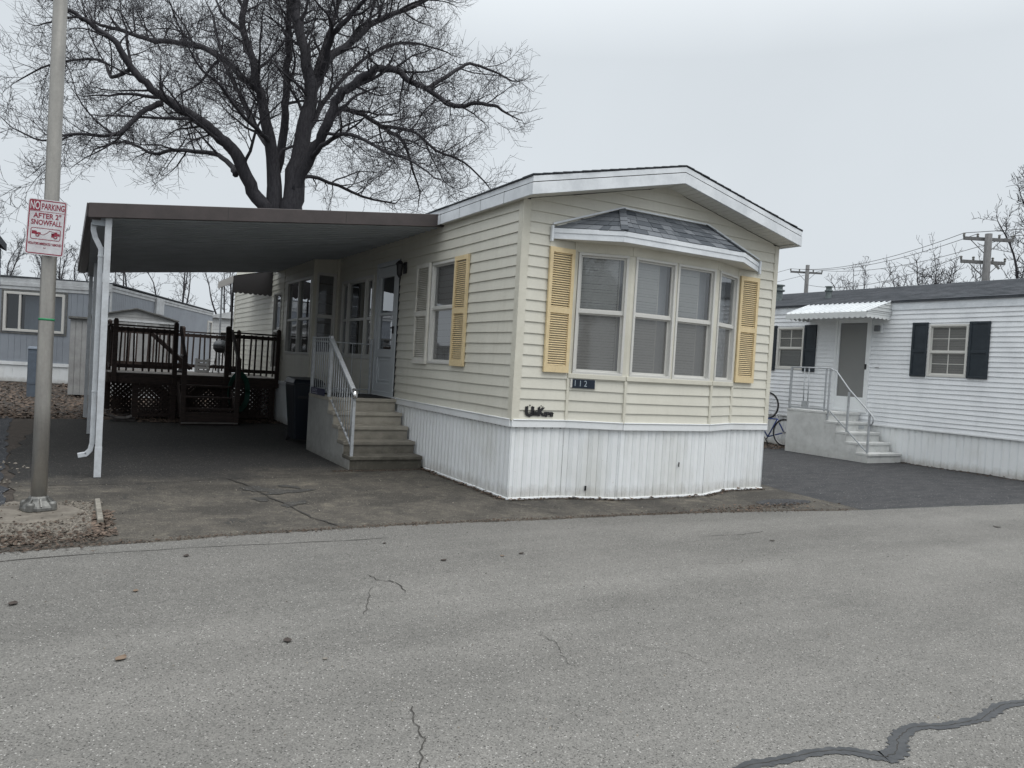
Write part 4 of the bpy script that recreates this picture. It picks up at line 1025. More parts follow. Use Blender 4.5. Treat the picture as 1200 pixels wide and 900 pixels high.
m = MB(); fa = F(AX - .004, AY1, 0, -1, -1, 0); scallop(m, fa, 0, AY1 - AY0, 3.235, 3.13, 16); m.build('valance', 'mesh_metal', aw)
for yy, sgn in ((AY0, -1), (AY1, 1)):
    m = MB(); scallop(m, F(AX, yy, 1, 0, 0, sgn), 0, RX - AX - .03, lambda u: 3.235 + .28 * u / .85, 3.14, 6); m.build('side_valance', 'mesh_metal', aw)
m = MB()
for k in range(1, 4): m.bar((AX + .02 + .22 * k, AY0 - .014, 3.24), (RX - .04, AY0 - .014, 3.245), .004, .006)
s2 = precast_steps('precast_steps', 9.88, 11.05, (2.08, 2.36, 2.62, 2.88, 3.16), (.20, .40, .60, .80, 1.0), 4.24, 'steps2', 'steps2',
                   'pale painted concrete steps with bent thin pipe rail at the white home door', 'precast entrance steps')
XR2 = 9.91
rl = MB()
rl.bar((XR2, 4.2, .90), (XR2, 4.2, 1.97), .05, .04, (0, 1, 0)); rl.bar((XR2, 3.16, .82), (XR2, 3.16, 1.97), .032, .032, (0, 1, 0)); rl.bar((XR2, 3.26, 1.0), (XR2, 3.26, 1.96), .028, .028, (0, 1, 0))
rl.bar((XR2, 3.16, 1.04), (XR2, 4.2, 1.04), .025, .04); rl.bar((XR2, 2.14, .0), (XR2, 2.14, 1.06), .036, .036, (0, 1, 0)); rl.bar((XR2, 2.66, .60), (XR2, 2.66, 1.47), .036, .036, (0, 1, 0))
rl.bar((XR2, 3.16, 1.06), (XR2, 2.14, .22), .03, .022)
rl = rl.build('handrail', 'rail', s2)
MB().tube([(XR2, 4.2, 1.96), (XR2, 3.6, 1.965), (XR2, 3.16, 1.96), (XR2, 3.0, 1.90), (XR2, 2.66, 1.52), (XR2, 2.14, 1.06), (XR2, 2.07, .98), (XR2, 2.04, .90), (XR2, 2.08, .82), (XR2, 2.16, .81)], .016, 8).build('handrail_cap', 'rail', rl, smooth=True)
for y in (3.72, 3.84): bal(rl, (XR2, y - .02, 1.04), (XR2, y, 1.96), r=.014)
MB().box(9.895, 9.925, 3.68, 3.86, 1.02, 1.20).build('bracket', 'rail', rl)
MB().box(10.66, 10.84, 2.893, 2.904, .655, .725).build('step_vent', 'rail', s2)
# extra dark clutter: crushed leaves drift by the skirting is part of the litter below

# bicycle leaning on the wall, front wheel raised
bk = thing('bicycle', 'blue bicycle with front wheel raised leaning on the white home behind the pale steps', 'bicycle', (10.75, 5.3, 0))
wr = Vector((10.72, 4.98, .345)); wf = Vector((10.82, 5.62, .98)); ax2 = Vector((0, 1, 0)); dirb = (wf - wr).normalized()
def wheel(c, nrm=(1, 0, 0)):
    w = MB().torus(c, (0, 1, 0), (0, 0, 1), .325, .021, 36, 6).build('wheel', 'tyre', bk, smooth=True)
    MB().torus(c, (0, 1, 0), (0, 0, 1), .298, .010, 36, 5).build('rim', 'spoke', w, smooth=True)
    m = MB()
    for k in range(18): t = 2 * math.pi * k / 18; m.tube([(c[0] + (.02 if k % 2 else -.02), c[1], c[2]), (c[0], c[1] + .298 * math.cos(t), c[2] + .298 * math.sin(t))], .0022, 3)
    m.tube([(c[0] - .05, c[1], c[2]), (c[0] + .05, c[1], c[2])], .02, 8); m.build('spokes', 'spoke', w)
wheel(wr); wheel(wf)
up = Vector((0, dirb.z, -dirb.y)); P = lambda a, b: tuple(wr + dirb * a + up * b)
m = MB(); bb = P(.42, -.03); seat = P(.26, .48); head = P(.74, .50); hd2 = P(.78, .36)
for a, b in ((bb, seat), (seat, head), (bb, hd2), (tuple(wr), bb), (tuple(wr), seat), (head, hd2)): m.tube([a, b], .017, 8)
m.build('frame', 'bikeblue', bk, smooth=True)
MB().tube([hd2, tuple(wf)], .014, 8).build('fork', 'bikeblue', bk, smooth=True)
MB().tube([head, P(.72, .60), (P(.70, .62)[0] - .28, P(.68, .62)[1], P(.68, .62)[2])], .012, 6).tube([P(.72, .60), (P(.70, .62)[0] + .2, P(.68, .62)[1], P(.68, .62)[2])], .012, 6).build('handlebar', 'black', bk, smooth=True)
MB().tube([seat, P(.24, .56)], .013, 6).hexa([P(.10, .56), P(.34, .57), P(.34, .575), P(.10, .565)], [P(.08, .60), P(.35, .59), P(.35, .592), P(.08, .602)]).build('saddle', 'black', bk)
m = MB().torus(bb, (0, 1, 0), (0, 0, 1), .09, .006, 20, 5).tube([(bb[0] - .06, bb[1] - .1, bb[2] - .13), bb, (bb[0] + .06, bb[1] + .1, bb[2] + .13)], .009, 5).build('crank', 'spoke', bk)

# =================================================================== BLUE-GREY HOME BEHIND LEFT
gy = thing('mobile_home', 'low blue grey mobile home with white roof band and sliding window behind the street pole', 'mobile home', (-3.5, 27, 0))
ca = (.937, -.350); cb_ = (.350, .937); cor = (-3.65, 23.41)
ff = F(cor[0] - ca[0] * 4.4, cor[1] - ca[1] * 4.4, ca[0], ca[1], -cb_[0], -cb_[1]); fs = F(cor[0], cor[1], cb_[0], cb_[1], ca[0], ca[1])
GL = 16.1
pat = ((.19, 0), (.005, -.012), (.005, 0))
mb = MB()
def wall_with(mb, f, L, z0, z1, ops):
    us = sorted({0, L, *[o[0] for o in ops], *[o[1] for o in ops]})
    for a, b in zip(us[:-1], us[1:]):
        o = next((o for o in ops if o[0] <= a and b <= o[1]), None)
        if o: ribbed(mb, f, b, z0, o[2], u0=a, pat=pat); ribbed(mb, f, b, o[3], z1, u0=a, pat=pat)
        else: ribbed(mb, f, b, z0, z1, u0=a, pat=pat)
wall_with(mb, ff, 4.4, .62, 3.30, [(.88, 2.90, 1.80, 3.22)]); wall_with(mb, fs, GL, .62, 3.48, [(14.9, 15.9, 2.2, 3.15)])
mb.build('siding', 'bluegrey', gy, fix=False)
mb = MB(); mb.fbox(ff, 0, 4.4, -.03, -.01, 0, .6); ribbed(mb, ff, 4.4, 0, .58, pat=((.3, 0), (.006, -.012), (.006, 0))); ribbed(mb, fs, GL, 0, .58, pat=((.3, 0), (.006, -.012), (.006, 0)))
mb.build('skirting', 'skirt', gy, fix=False)
mb = MB(); mb.fbox(ff, -.03, 4.43, -.02, .05, .60, .72); mb.fbox(fs, .0, GL, -.02, .05, .60, .68)
mb.build('skirting_trim', 'white_metal', gy)
mb = MB(); mb.fbox(ff, -.05, 4.45, -.05, .03, 3.30, 3.42); mb.fbox(ff, -.05, 4.45, -.05, .06, 3.421, 3.56); mb.fbox(ff, -.05, 4.45, -.05, .03, 3.561, 3.72)
mb.fbox(fs, .0, GL, -.05, .028, 3.46, 3.58); mb.fbox(fs, .0, GL, -.05, .055, 3.581, 3.68); mb.fbox(fs, 5.2, 6.3, 0, .10, 2.95, 3.66); mb.fbox(fs, -.06, .02, .0, .06, .6, 3.3)
mb.build('roof_band', 'rvwhite', gy, bevel=.01)
c0 = ff.p(-.1, .1, 3.725); c1 = (cor[0] + ca[0] * .1, cor[1], 3.725); c2 = (cor[0] + cb_[0] * GL + ca[0] * .1, cor[1] + cb_[1] * GL, 3.70)
c3 = (c2[0] - ca[0] * 4.6, c2[1] - ca[1] * 4.6, 3.70)
MB().add([c0, c1, c2, c3] + [(x, y, z + .05) for x, y, z in (c0, c1, c2, c3)], [(3, 2, 1, 0), (4, 5, 6, 7), (0, 1, 5, 4), (1, 2, 6, 5), (2, 3, 7, 6), (3, 0, 4, 7)]).build('roof', 'shingle_dark', gy)
k = MB().add([ff.p(.3, -.6, .5), fs.p(.3, -.6, .5), fs.p(GL - .3, -.6, .5), ff.p(.3, -GL + .5, .5), ff.p(.3, -.6, 3.6), fs.p(.3, -.6, 3.6), fs.p(GL - .3, -.6, 3.6), ff.p(.3, -GL + .5, 3.6)],
             [(3, 2, 1, 0), (4, 5, 6, 7), (0, 1, 5, 4), (1, 2, 6, 5), (2, 3, 7, 6), (3, 0, 4, 7)]).build('interior', 'dark', gy)
w = MB().ring(ff, .88, 2.90, 1.80, 3.22, .09, -.05, .06).fbox(ff, 1.38, 1.45, -.02, .05, 1.89, 3.13).build('window', 'win_white', gy, bevel=.006)
MB().ring(ff, .80, 2.98, 1.72, 3.29, .05, .0, .03).build('outer_frame', 'castbase', w)
MB().quad(ff.p(.95, -.01, 1.85), ff.p(2.85, -.01, 1.85), ff.p(2.85, -.01, 3.15), ff.p(.95, -.01, 3.15)).build('pane', 'glass', w, fix=False)
m = MB()
for k in range(14): a = 1.5 + k * .1; m.quad(ff.p(a, -.16 - .03 * (k % 2), 1.9), ff.p(a + .1, -.16 - .03 * ((k + 1) % 2), 1.9), ff.p(a + .1, -.16 - .03 * ((k + 1) % 2), 3.1), ff.p(a, -.16 - .03 * (k % 2), 3.1))
m.build('curtain', 'bluegrey', w, fix=False)
w = MB().ring(fs, 14.9, 15.9, 2.2, 3.15, .1, -.05, .05).build('window', 'win_white', gy)
MB().quad(fs.p(14.95, 0, 2.25), fs.p(15.85, 0, 2.25), fs.p(15.85, 0, 3.1), fs.p(14.95, 0, 3.1)).build('pane', 'glass', w, fix=False)
# pale home further back
ph = thing('mobile_home', 'distant pale mobile home glimpsed between the blue grey home and the patio awning', 'mobile home', (4.4, 42.5, 0))
fp_ = F(2.0, 41.8, .937, -.35, -.35, -.937)
m = MB(); siding(m, fp_, 4.6, .6, 3.5, course=.2); siding(m, F(2.0, 41.8, .35, .937, -.937, .35), 9, .6, 3.5, course=.2); m.build('siding', 'palewhite', ph, fix=False)
MB().fbox(fp_, 0, 4.6, -9, -.02, 0, 3.45).build('walls', 'palewhite', ph)
m = MB(); a, b, c = fp_.p(-.2, .2, 3.5), fp_.p(2.3, .2, 4.1), fp_.p(4.8, .2, 3.5); a2, b2, c2 = fp_.p(-.2, -9.2, 3.5), fp_.p(2.3, -9.2, 4.1), fp_.p(4.8, -9.2, 3.5)
m.add([a, b, c, a2, b2, c2], [(0, 1, 2), (5, 4, 3), (0, 3, 4, 1), (1, 4, 5, 2), (0, 2, 5, 3)]); m.build('roof', 'rvwhite', ph)
wp = MB().ring(fp_, .9, 1.9, 1.6, 2.7, .08, .0, .05).build('window', 'win_white', ph); MB().fbox(fp_, .97, 1.83, .01, .02, 1.67, 2.63).build('pane', 'glass_dark', wp)
# dark home at the very left edge
nb = thing('mobile_home', 'dark slate mobile home just showing its eave at the far left edge', 'mobile home', (-8.2, 7.8, 0))
fn = F(-6.09, 12.25, 0, -1, 1, 0)
mb = MB(); siding(mb, fn, 9.0, .7, 3.5, course=.2); siding(mb, F(-10.3, 12.25, 1, 0, 0, 1), 4.21, .7, 3.5, course=.2); siding(mb, F(-10.3, 3.25, 1, 0, 0, -1), 4.21, .7, 3.5, course=.2); mb.build('siding', 'neigh', nb, fix=False)
mb = MB().box(-10.3, -6.10, 3.26, 12.24, 0, 3.5); mb.build('walls', 'neigh', nb)
mb = MB()
for s in (-1, 1):
    xe = -8.2 + s * 2.2
    mb.hexa([(xe, 3.0, 3.48), (-8.2, 3.0, 4.5), (-8.2, 12.4, 4.5), (xe, 12.4, 3.48)], [(xe, 3.0, 3.64), (-8.2, 3.0, 4.66), (-8.2, 12.4, 4.66), (xe, 12.4, 3.64)])
mb.build('roof', 'shingle_dark', nb)
for y in (5.0, 8.6):
    f5 = F(-6.09, y, 0, 1, 1, 0); wv = MB().ring(f5, 0, .9, 1.6, 2.7, .06, 0, .035).build('window', 'win_white', nb); MB().fbox(f5, .05, .85, .012, .02, 1.65, 2.65).build('pane', 'glass_dark', wv)

# =================================================================== SHED + UTILITY BOX
sh = thing('garden_shed', 'grey metal garden shed with low gabled roof behind the deck', 'shed', (-3.2, 18.2, 0))
fsf = F(-4.18, 17.0, 1, 0, 0, -1)
mb = MB(); ribbed(mb, fsf, 2.12, .05, 2.30, pat=((.12, 0), (.006, -.012), (.02, 0), (.006, 0))); ribbed(mb, F(-2.06, 17, 0, 1, 1, 0), 2.4, .05, 2.3, pat=((.12, 0), (.006, -.012), (.02, 0))); ribbed(mb, F(-4.18, 17, 0, 1, -1, 0), 2.4, .05, 2.3, pat=((.12, 0), (.006, -.012), (.02, 0)))
mb.build('wall', 'shedmetal', sh, fix=False)
mb = MB(); siding(mb, fsf, 2.12, 2.30, 2.62, course=.08, top=lambda z: ((z - 2.34) / .3 * 1.06, 2.12 - (z - 2.34) / .3 * 1.06) if z > 2.34 else (0, 2.12), proud=.01, sag=0); mb.build('gable', 'shedmetal', sh, fix=False)
mb = MB()
for s in (-1, 1):
    xe = -3.12 + s * 1.16
    mb.hexa([(xe, 16.9, 2.33), (-3.12, 16.9, 2.62), (-3.12, 19.5, 2.62), (xe, 19.5, 2.33)], [(xe, 16.9, 2.36), (-3.12, 16.9, 2.655), (-3.12, 19.5, 2.655), (xe, 19.5, 2.36)])
mb.build('roof', 'castbase', sh)
mb = MB().box(-4.24, -2.0, 16.95, 16.998, .02, .10); mb.box(-4.22, -2.02, 16.96, 16.998, 2.24, 2.30); mb.build('frame_trim', 'rvwhite', sh)
dd = MB(); ribbed(dd, F(-3.75, 16.97, 1, 0, 0, -1), 1.26, .11, 2.22, pat=((.2, 0), (.006, -.012), (.006, 0))); dd = dd.build('door', 'shedmetal', sh, fix=False)
MB().box(-3.13, -3.11, 16.93, 16.968, .12, 2.2).build('door_edge', 'rvwhite', dd)
mb = MB().box(-4.78, -4.25, 17.0, 18.2, .05, 2.22); ribbed(mb, F(-4.78, 16.985, 1, 0, 0, -1), .53, .05, 2.22, pat=((.12, 0), (.008, -.015), (.02, 0), (.008, 0))); mb.build('side_locker', 'shedmetal', sh)
MB().box(-4.84, -4.2, 16.9, 18.3, 2.225, 2.28).build('locker_roof', 'castbase', sh)
ub = thing('utility_box', 'slim blue grey utility box on leafy ground partly behind the street pole', 'utility box', (-5.6, 16.3, 0))
MB().box(-5.72, -5.46, 16.2, 16.44, 0, 1.30).build('cabinet', 'pedestal', ub, bevel=.01)
MB().hexa([(-5.74, 16.18, 1.301), (-5.44, 16.18, 1.301), (-5.44, 16.46, 1.301), (-5.74, 16.46, 1.301)], [(-5.72, 16.2, 1.34), (-5.46, 16.2, 1.34), (-5.46, 16.44, 1.37), (-5.72, 16.44, 1.37)]).build('cap', 'pedestal', ub)
MB().box(-5.70, -5.48, 16.192, 16.2, .35, 1.2).build('door', 'pedestal', ub, bevel=.004)

# =================================================================== STREET POLE + SIGN
PX, PY = -4.755, .42
sp = thing('street_light_pole', 'tall brushed steel pole with green tape band at the road edge', 'street pole', (PX, PY, 0))
MB().lathe(PX, PY, [(.066, .06), (.0645, 1), (.060, 3), (.057, 5.2), (.053, 8.5)], 28).build('shaft', 'pole', sp, smooth=True)
bs = MB().lathe(PX, PY, [(.150, .022), (.150, .05), (.138, .07), (.095, .105), (.085, .135), (.070, .15)], 8)
for k in range(4):
    a = math.pi / 4 + k * math.pi / 2 + .3; x, y = PX + .125 * math.cos(a), PY + .125 * math.sin(a)
    bs.lathe(x, y, [(.038, .021), (.038, .085), (.028, .10)], 10)
bs = bs.build('cast_base', 'castbase', sp, bevel=.006)
m = MB()
for k in range(8): a = k * math.pi / 4 + .2; m.bar((PX + .085 * math.cos(a), PY + .085 * math.sin(a), .125), (PX + .142 * math.cos(a), PY + .142 * math.sin(a), .062), .012, .016)
m.build('rib', 'castbase', bs, each=True)
MB().lathe(PX, PY, [(.0645, 1.765), (.0645, 1.785)], 28).build('tape_band', 'green', sp, smooth=True)
MB().tube([(PX, PY, 8.4), (PX + .3, PY - .5, 8.9), (PX + .8, PY - 1.5, 9.1)], [.04, .035, .03], 10).build('lamp_arm', 'pole', sp, smooth=True)
MB().hexa([(PX + .7, PY - 1.45, 9.02), (PX + .9, PY - 1.5, 9.02), (PX + 1.1, PY - 2.1, 9.06), (PX + .9, PY - 2.15, 9.06)], [(PX + .7, PY - 1.45, 9.16), (PX + .9, PY - 1.5, 9.16), (PX + 1.1, PY - 2.1, 9.12), (PX + .9, PY - 2.15, 9.12)]).build('lamp_head', 'pedestal', sp, bevel=.03)
sg = thing('parking_sign', 'red and white no parking after snowfall sign strapped to the steel pole', 'road sign', (-4.79, .32, 2.6))
SW, SH = .315, .50
az = R(-17); fsn = F(-4.785 - math.cos(az) * SW / 2, .325 - math.sin(az) * SW / 2, math.cos(az), math.sin(az), math.sin(az), -math.cos(az), 2.60)
def rrect(f, cu, cz, w, h, r, d0, d1, m, parent, nm, tilt=R(-2.0), ring=0):
    def pts(w, h, r):
        out = []
        for sx, sz, a0 in ((1, 1, 0), (-1, 1, 90), (-1, -1, 180), (1, -1, 270)):
            for k in range(7):
                a = R(a0 + 15 * k); out.append((sx * (w / 2 - r) + r * math.cos(a), sz * (h / 2 - r) + r * math.sin(a)))
        return out
    def tr(x, z): x += cu - SW / 2; z += cz; return SW / 2 + x * math.cos(tilt) - z * math.sin(tilt), x * math.sin(tilt) + z * math.cos(tilt)
    P0 = pts(w, h, r); n_ = len(P0); b = MB()
    if not ring:
        b.v = [f.p(tr(*p)[0], d0, tr(*p)[1]) for p in P0] + [f.p(tr(*p)[0], d1, tr(*p)[1]) for p in P0]
        b.f = [tuple(range(n_))[::-1], tuple(range(n_, 2 * n_))] + [(i, (i + 1) % n_, n_ + (i + 1) % n_, n_ + i) for i in range(n_)]
    else:
        P1 = pts(w - 2 * ring, h - 2 * ring, max(.003, r - ring))
        b.v = [f.p(tr(*p)[0], d1, tr(*p)[1]) for p in P0] + [f.p(tr(*p)[0], d1, tr(*p)[1]) for p in P1]
        b.f = [(i, (i + 1) % n_, n_ + (i + 1) % n_, n_ + i) for i in range(n_)]
    return b.build(nm, m, parent, fix=not ring)
TL = R(-2.0)
def T2(u, z): x = u - SW / 2; return SW / 2 + x * math.cos(TL) - z * math.sin(TL), x * math.sin(TL) + z * math.cos(TL)
pan = rrect(fsn, SW / 2, 0, SW, SH, .022, 0, .003, 'sign_white', sg, 'panel')
rrect(fsn, SW / 2, 0, SW - .016, SH - .016, .018, 0, .0036, 'sign_red', pan, 'border', ring=.009)
def sgq(u0, u1, z0, z1, m='sign_red', nm='mark', d=.0038):
    b = MB(); q = [T2(u0, z0), T2(u1, z0), T2(u1, z1), T2(u0, z1)]
    b.v = [fsn.p(a, d, c) for a, c in q]; b.f = [(0, 1, 2, 3)]; return b.build(nm, m, pan, fix=False)
def sgt(s, u, z, size, m='sign_red', fit=.1, bold=.0):
    a, c = T2(u, z); return text(s, fsn, a, .0045, c, size, m, pan, 'lettering', fit=fit, bold=bold, tilt=TL, ext=.0004)
sgq(.012, .100, .145, .232, nm='red_block'); sgt('NO', .056, .188, .100, 'sign_white', .076, .0016)
sgt('PARKING', .203, .184, .076, 'sign_red', .185, .0012); sgq(.012, SW - .012, .138, .142)
sgt('AFTER 2"', .162, .100, .064, 'sign_red', .225, .0012); sgt('SNOWFALL', .158, .040, .064, 'sign_red', .250, .0012)
rrect(fsn, SW / 2, -.060, .245, .105, .018, 0, .0042, 'sign_red', pan, 'pictogram_frame', ring=.0055)
# towing pictogram: car on the left, tow truck on the right, cable between
for q in ((.045, .118, -.066, -.048), (.045, .085, -.048, -.036), (.205, .272, -.068, -.046), (.205, .225, -.083, -.046), (.228, .252, -.046, -.034)): sgq(*q, nm='pictogram')
for u, z in ((.093, -.072), (.240, -.078)):
    a, c = T2(u, z); m = MB(); m.torus(fsn.p(a, .0050, c), fsn.u + (0,), (0, 0, 1), .0125, .0040, 18, 4); m.build('pictogram', 'sign_red', pan)
m = MB()
for (a, b), (c, d_) in zip(((.118, -.064), (.14, -.068), (.165, -.052), (.19, -.028)), ((.14, -.068), (.165, -.052), (.19, -.028), (.235, -.040))):
    p, q = T2(a, b), T2(c, d_); m.bar(fsn.p(p[0], .0045, p[1]), fsn.p(q[0], .0045, q[1]), .0035, .001, fsn.n + (0,))
m.build('pictogram', 'sign_red', pan)
sgt('VIOLATORS IMMEDIATELY REMOVED', SW / 2, -.150, .030, 'sign_red', .272, .0007); sgt('S-7', SW / 2, -.186, .014, 'sign_red', .02, .0004)
m = MB()
for z in (.16, -.16): m.tube([fsn.p(SW / 2, -.001, z), (PX, PY, 2.60 + z)], .012, 8)
m.build('bracket', 'castbase', sg)
for z in (.16, -.16): MB().lathe(PX, PY, [(.0665, 2.60 + z - .01), (.0665, 2.60 + z + .01)], 24).build('strap', 'castbase', sg)

# =================================================================== UTILITY POLES + WIRES
def upole(x, y, h, label, ang, arms):
    t = thing('utility_pole', label, 'utility pole', (x, y, 0), 'utility poles behind the white home')
    MB().tube([(x, y, 0), (x, y, h * .6), (x, y, h)], [.165, .145, .125], 12).build('pole', 'utilpole', t, smooth=True)
    ux, uy = math.cos(ang), math.sin(ang); ends = []
    for z, half, off in arms:
        a = (x + ux * (off - half) - uy * .17, y + uy * (off - half) + ux * .17, z); b = (x + ux * (off + half) - uy * .17, y + uy * (off + half) + ux * .17, z)
        c = MB().bar(a, b, .10, .12).build('crossarm', 'utilpole', t)
        m = MB()
        for s in (-.6, .6): m.bar((x + ux * s - uy * .17, y + uy * s + ux * .17, z - .03), (x - uy * .1, y + ux * .1, z - .62), .03, .02)
        m.build('brace', 'utilpole', t)
        for k in (0, .28, .72, 1):
            px, py = a[0] + (b[0] - a[0]) * k, a[1] + (b[1] - a[1]) * k
            MB().lathe(px, py, [(.03, z + .06), (.05, z + .10), (.035, z + .13), (.055, z + .17), (.03, z + .21)], 8).build('insulator', 'castbase', c); ends.append((px, py, z + .20))
    return t, ends
ang1 = math.atan2(-.64, 1.08)
t1, e1 = upole(25.78, 8.5, 7.80, 'thick near utility pole with two crossarms above the dark roof at right', ang1, ((7.62, .95, .1), (6.72, .85, -.05)))
MB().bar((25.98, 8.38, 6.72), (26.12, 8.2, 6.45), .07, .07).build('cutout_box', 'castbase', t1)
t2, e2 = upole(37.3, 26.15, 9.5, 'thin far utility pole with single crossarm just right of the cream home', math.atan2(-.98, 1.69), ((9.02, 1.05, 0),))
def wire(a, b, sag, label):
    pts = []
    for i in range(17):
        t = i / 16; pts.append(tuple(a[j] + (b[j] - a[j]) * t - (sag * 4 * t * (1 - t) if j == 2 else 0) for j in range(3)))
    o = MB().tube(pts, .012, 4).build('power_line', 'wire'); tag(o, label, 'wire', 'overhead power lines'); return o
wl = ('uppermost power line joining the near and far utility poles', 'middle power line joining the near and far utility poles', 'third power line joining the near and far utility poles')
for k in (0, 1, 3): wire(e1[k], e2[k], .5, wl[min(k, 2)])
wire(e1[4], (37.3, 26.2, 8.2), .6, 'lowest power line from the lower crossarm of the near pole')
for k, lb in ((0, 'power line from the near pole leaving the right edge, left end of its arm'), (3, 'power line from the near pole leaving the right edge, right end of its arm')):
    wire(e1[k], (e1[k][0] - 6 + k * .3, e1[k][1] - 30, 7.6), .7, lb)
for k, lb in ((0, 'power line running left from the far pole behind the cream home, upper'), (3, 'power line running left from the far pole behind the cream home, lower')):
    wire(e2[k], (e2[k][0] + 8, e2[k][1] + 34, 9.6), .8, lb)

# =================================================================== TREES
def mesh_tree_parts(limbs, seed, spacing1=.34, l1=(1.2, 3.6), l2=(.45, 1.5), l3=(.2, .62), thin=1., twig_r=.0085, dens=1., rmin=.006, lift=.25, extra=0.):
    """limbs: list of (points with radius, spawn start fraction)"""
    r = random.Random(seed); wood = MB(); tw = MB(); cnt = [0]
    def grow(p, d, L, r0, segs, curl):
        pts = [p.copy()]; rad = [r0]; dd = d.normalized()
        for i in range(segs):
            dd = (dd + Vector((r.gauss(0, curl), r.gauss(0, curl), r.gauss(0, curl) + lift * .12))).normalized()
            p = p + dd * (L / segs); pts.append(p.copy()); rad.append(max(rmin * .7, r0 * (1 - .78 * (i + 1) / segs)))
        return pts, rad
    def along(pts, s):
        acc = 0
        for a, b in zip(pts[:-1], pts[1:]):
            l = (b - a).length
            if acc + l >= s: return a.lerp(b, (s - acc) / max(l, 1e-6)), (b - a).normalized()
            acc += l
        return pts[-1], (pts[-1] - pts[-2]).normalized()
    def side(d, ang, updir=.3):
        q = Vector((r.gauss(0, 1), r.gauss(0, 1), r.gauss(0, 1) + updir)); q = (q - d * q.dot(d)).normalized()
        return (d * math.cos(ang) + q * math.sin(ang)).normalized()
    def children(pts, rad, level):
        L = sum((b - a).length for a, b in zip(pts[:-1], pts[1:]))
        if level == 1: sp, lr, seg, curl = spacing1, l1, 6, .20
        elif level == 2: sp, lr, seg, curl = .20 / dens, l2, 4, .22
        else: sp, lr, seg, curl = .125 / dens, l3, 2, .18
        s = (.22 if level == 1 else .12) * L
        while s < L:
            f = s / L; p, d = along(pts, s); idx = min(len(rad) - 1, int(f * (len(rad) - 1)))
            rr = max(rmin, rad[idx] * r.uniform(.3, .5)) if level < 3 else twig_r
            if level == 1: rr = min(rr, .042); ln = r.uniform(*lr) * (1 - .5 * f)
            elif level == 2: rr = min(rr, .015); ln = r.uniform(*lr) * (1 - .4 * f)
            else: ln = r.uniform(*lr); rr = twig_r * r.uniform(.7, 1.1)
            dd = side(d, r.uniform(.55, 1.15), .35 * lift * 4)
            q, qr = grow(p, dd, ln, rr, seg, curl)
            if level == 1: wood.tube(q, qr, 5, False)
            elif level == 2: tw.tube(q, qr, 4, False)
            else: tw.tube(q, qr, 3, False); cnt[0] += 1
            if level < 3: children(q, qr, level + 1)
            s += sp * r.uniform(.6, 1.4)
    for pts, rad in limbs:
        P = [Vector(p) for p in pts]
        # smooth + roughen the limb
        fine = []; fr_ = []
        for i in range(len(P) - 1):
            p0, p1, p2, p3 = P[max(0, i - 1)], P[i], P[i + 1], P[min(len(P) - 1, i + 2)]
            for k in range(4):
                t = k / 4
                fine.append(.5 * ((2 * p1) + (p2 - p0) * t + (2 * p0 - 5 * p1 + 4 * p2 - p3) * t * t + (3 * p1 - p0 - 3 * p2 + p3) * t ** 3)); fr_.append(rad[i] + (rad[i + 1] - rad[i]) * t)
        fine.append(P[-1]); fr_.append(rad[-1])
        if rad[0] < .5:
            for i in range(1, len(fine) - 1): j = min(.034, fr_[i] * .22); fine[i] += Vector((r.gauss(0, j), r.gauss(0, j), r.gauss(0, j)))
        wood.tube(fine, fr_, 10 if rad[0] > .15 else 7, True)
        if rad[0] < .5:
            k = len(fine) // 5; children(fine[k:], fr_[k:], 1)
            LL = sum((b - a).length for a, b in zip(fine[:-1], fine[1:]))
            if extra and LL > 4:
                s = LL * .22
                while s < LL * .8:
                    p, d = along(fine, s); ln = r.uniform(2.2, 4.2) * (1 - .5 * s / LL)
                    q, qr = grow(p, side(d, r.uniform(.5, .95), .5), ln, min(.065, fr_[min(len(fr_) - 1, int(s / LL * len(fr_)))] * .55), 9, .17)
                    wood.tube(q, qr, 6, False); children(q, qr, 1); s += extra * r.uniform(.7, 1.4)
            q, qr = grow(fine[-1], fine[-1] - fine[-3], .9, fr_[-1], 5, .2); tw.tube(q, qr, 4, False); children(q, qr, 2)
    return wood, tw
big = thing('bare_tree', 'huge bare spreading tree with several thick stems behind the carport', 'tree', (1.7, 18.8, 0), 'bare winter trees')
limbs = [([p[:3] for p in v], [p[3] * .9 for p in v]) for k_, v in LIMBS.items() if k_ != 'trunk']
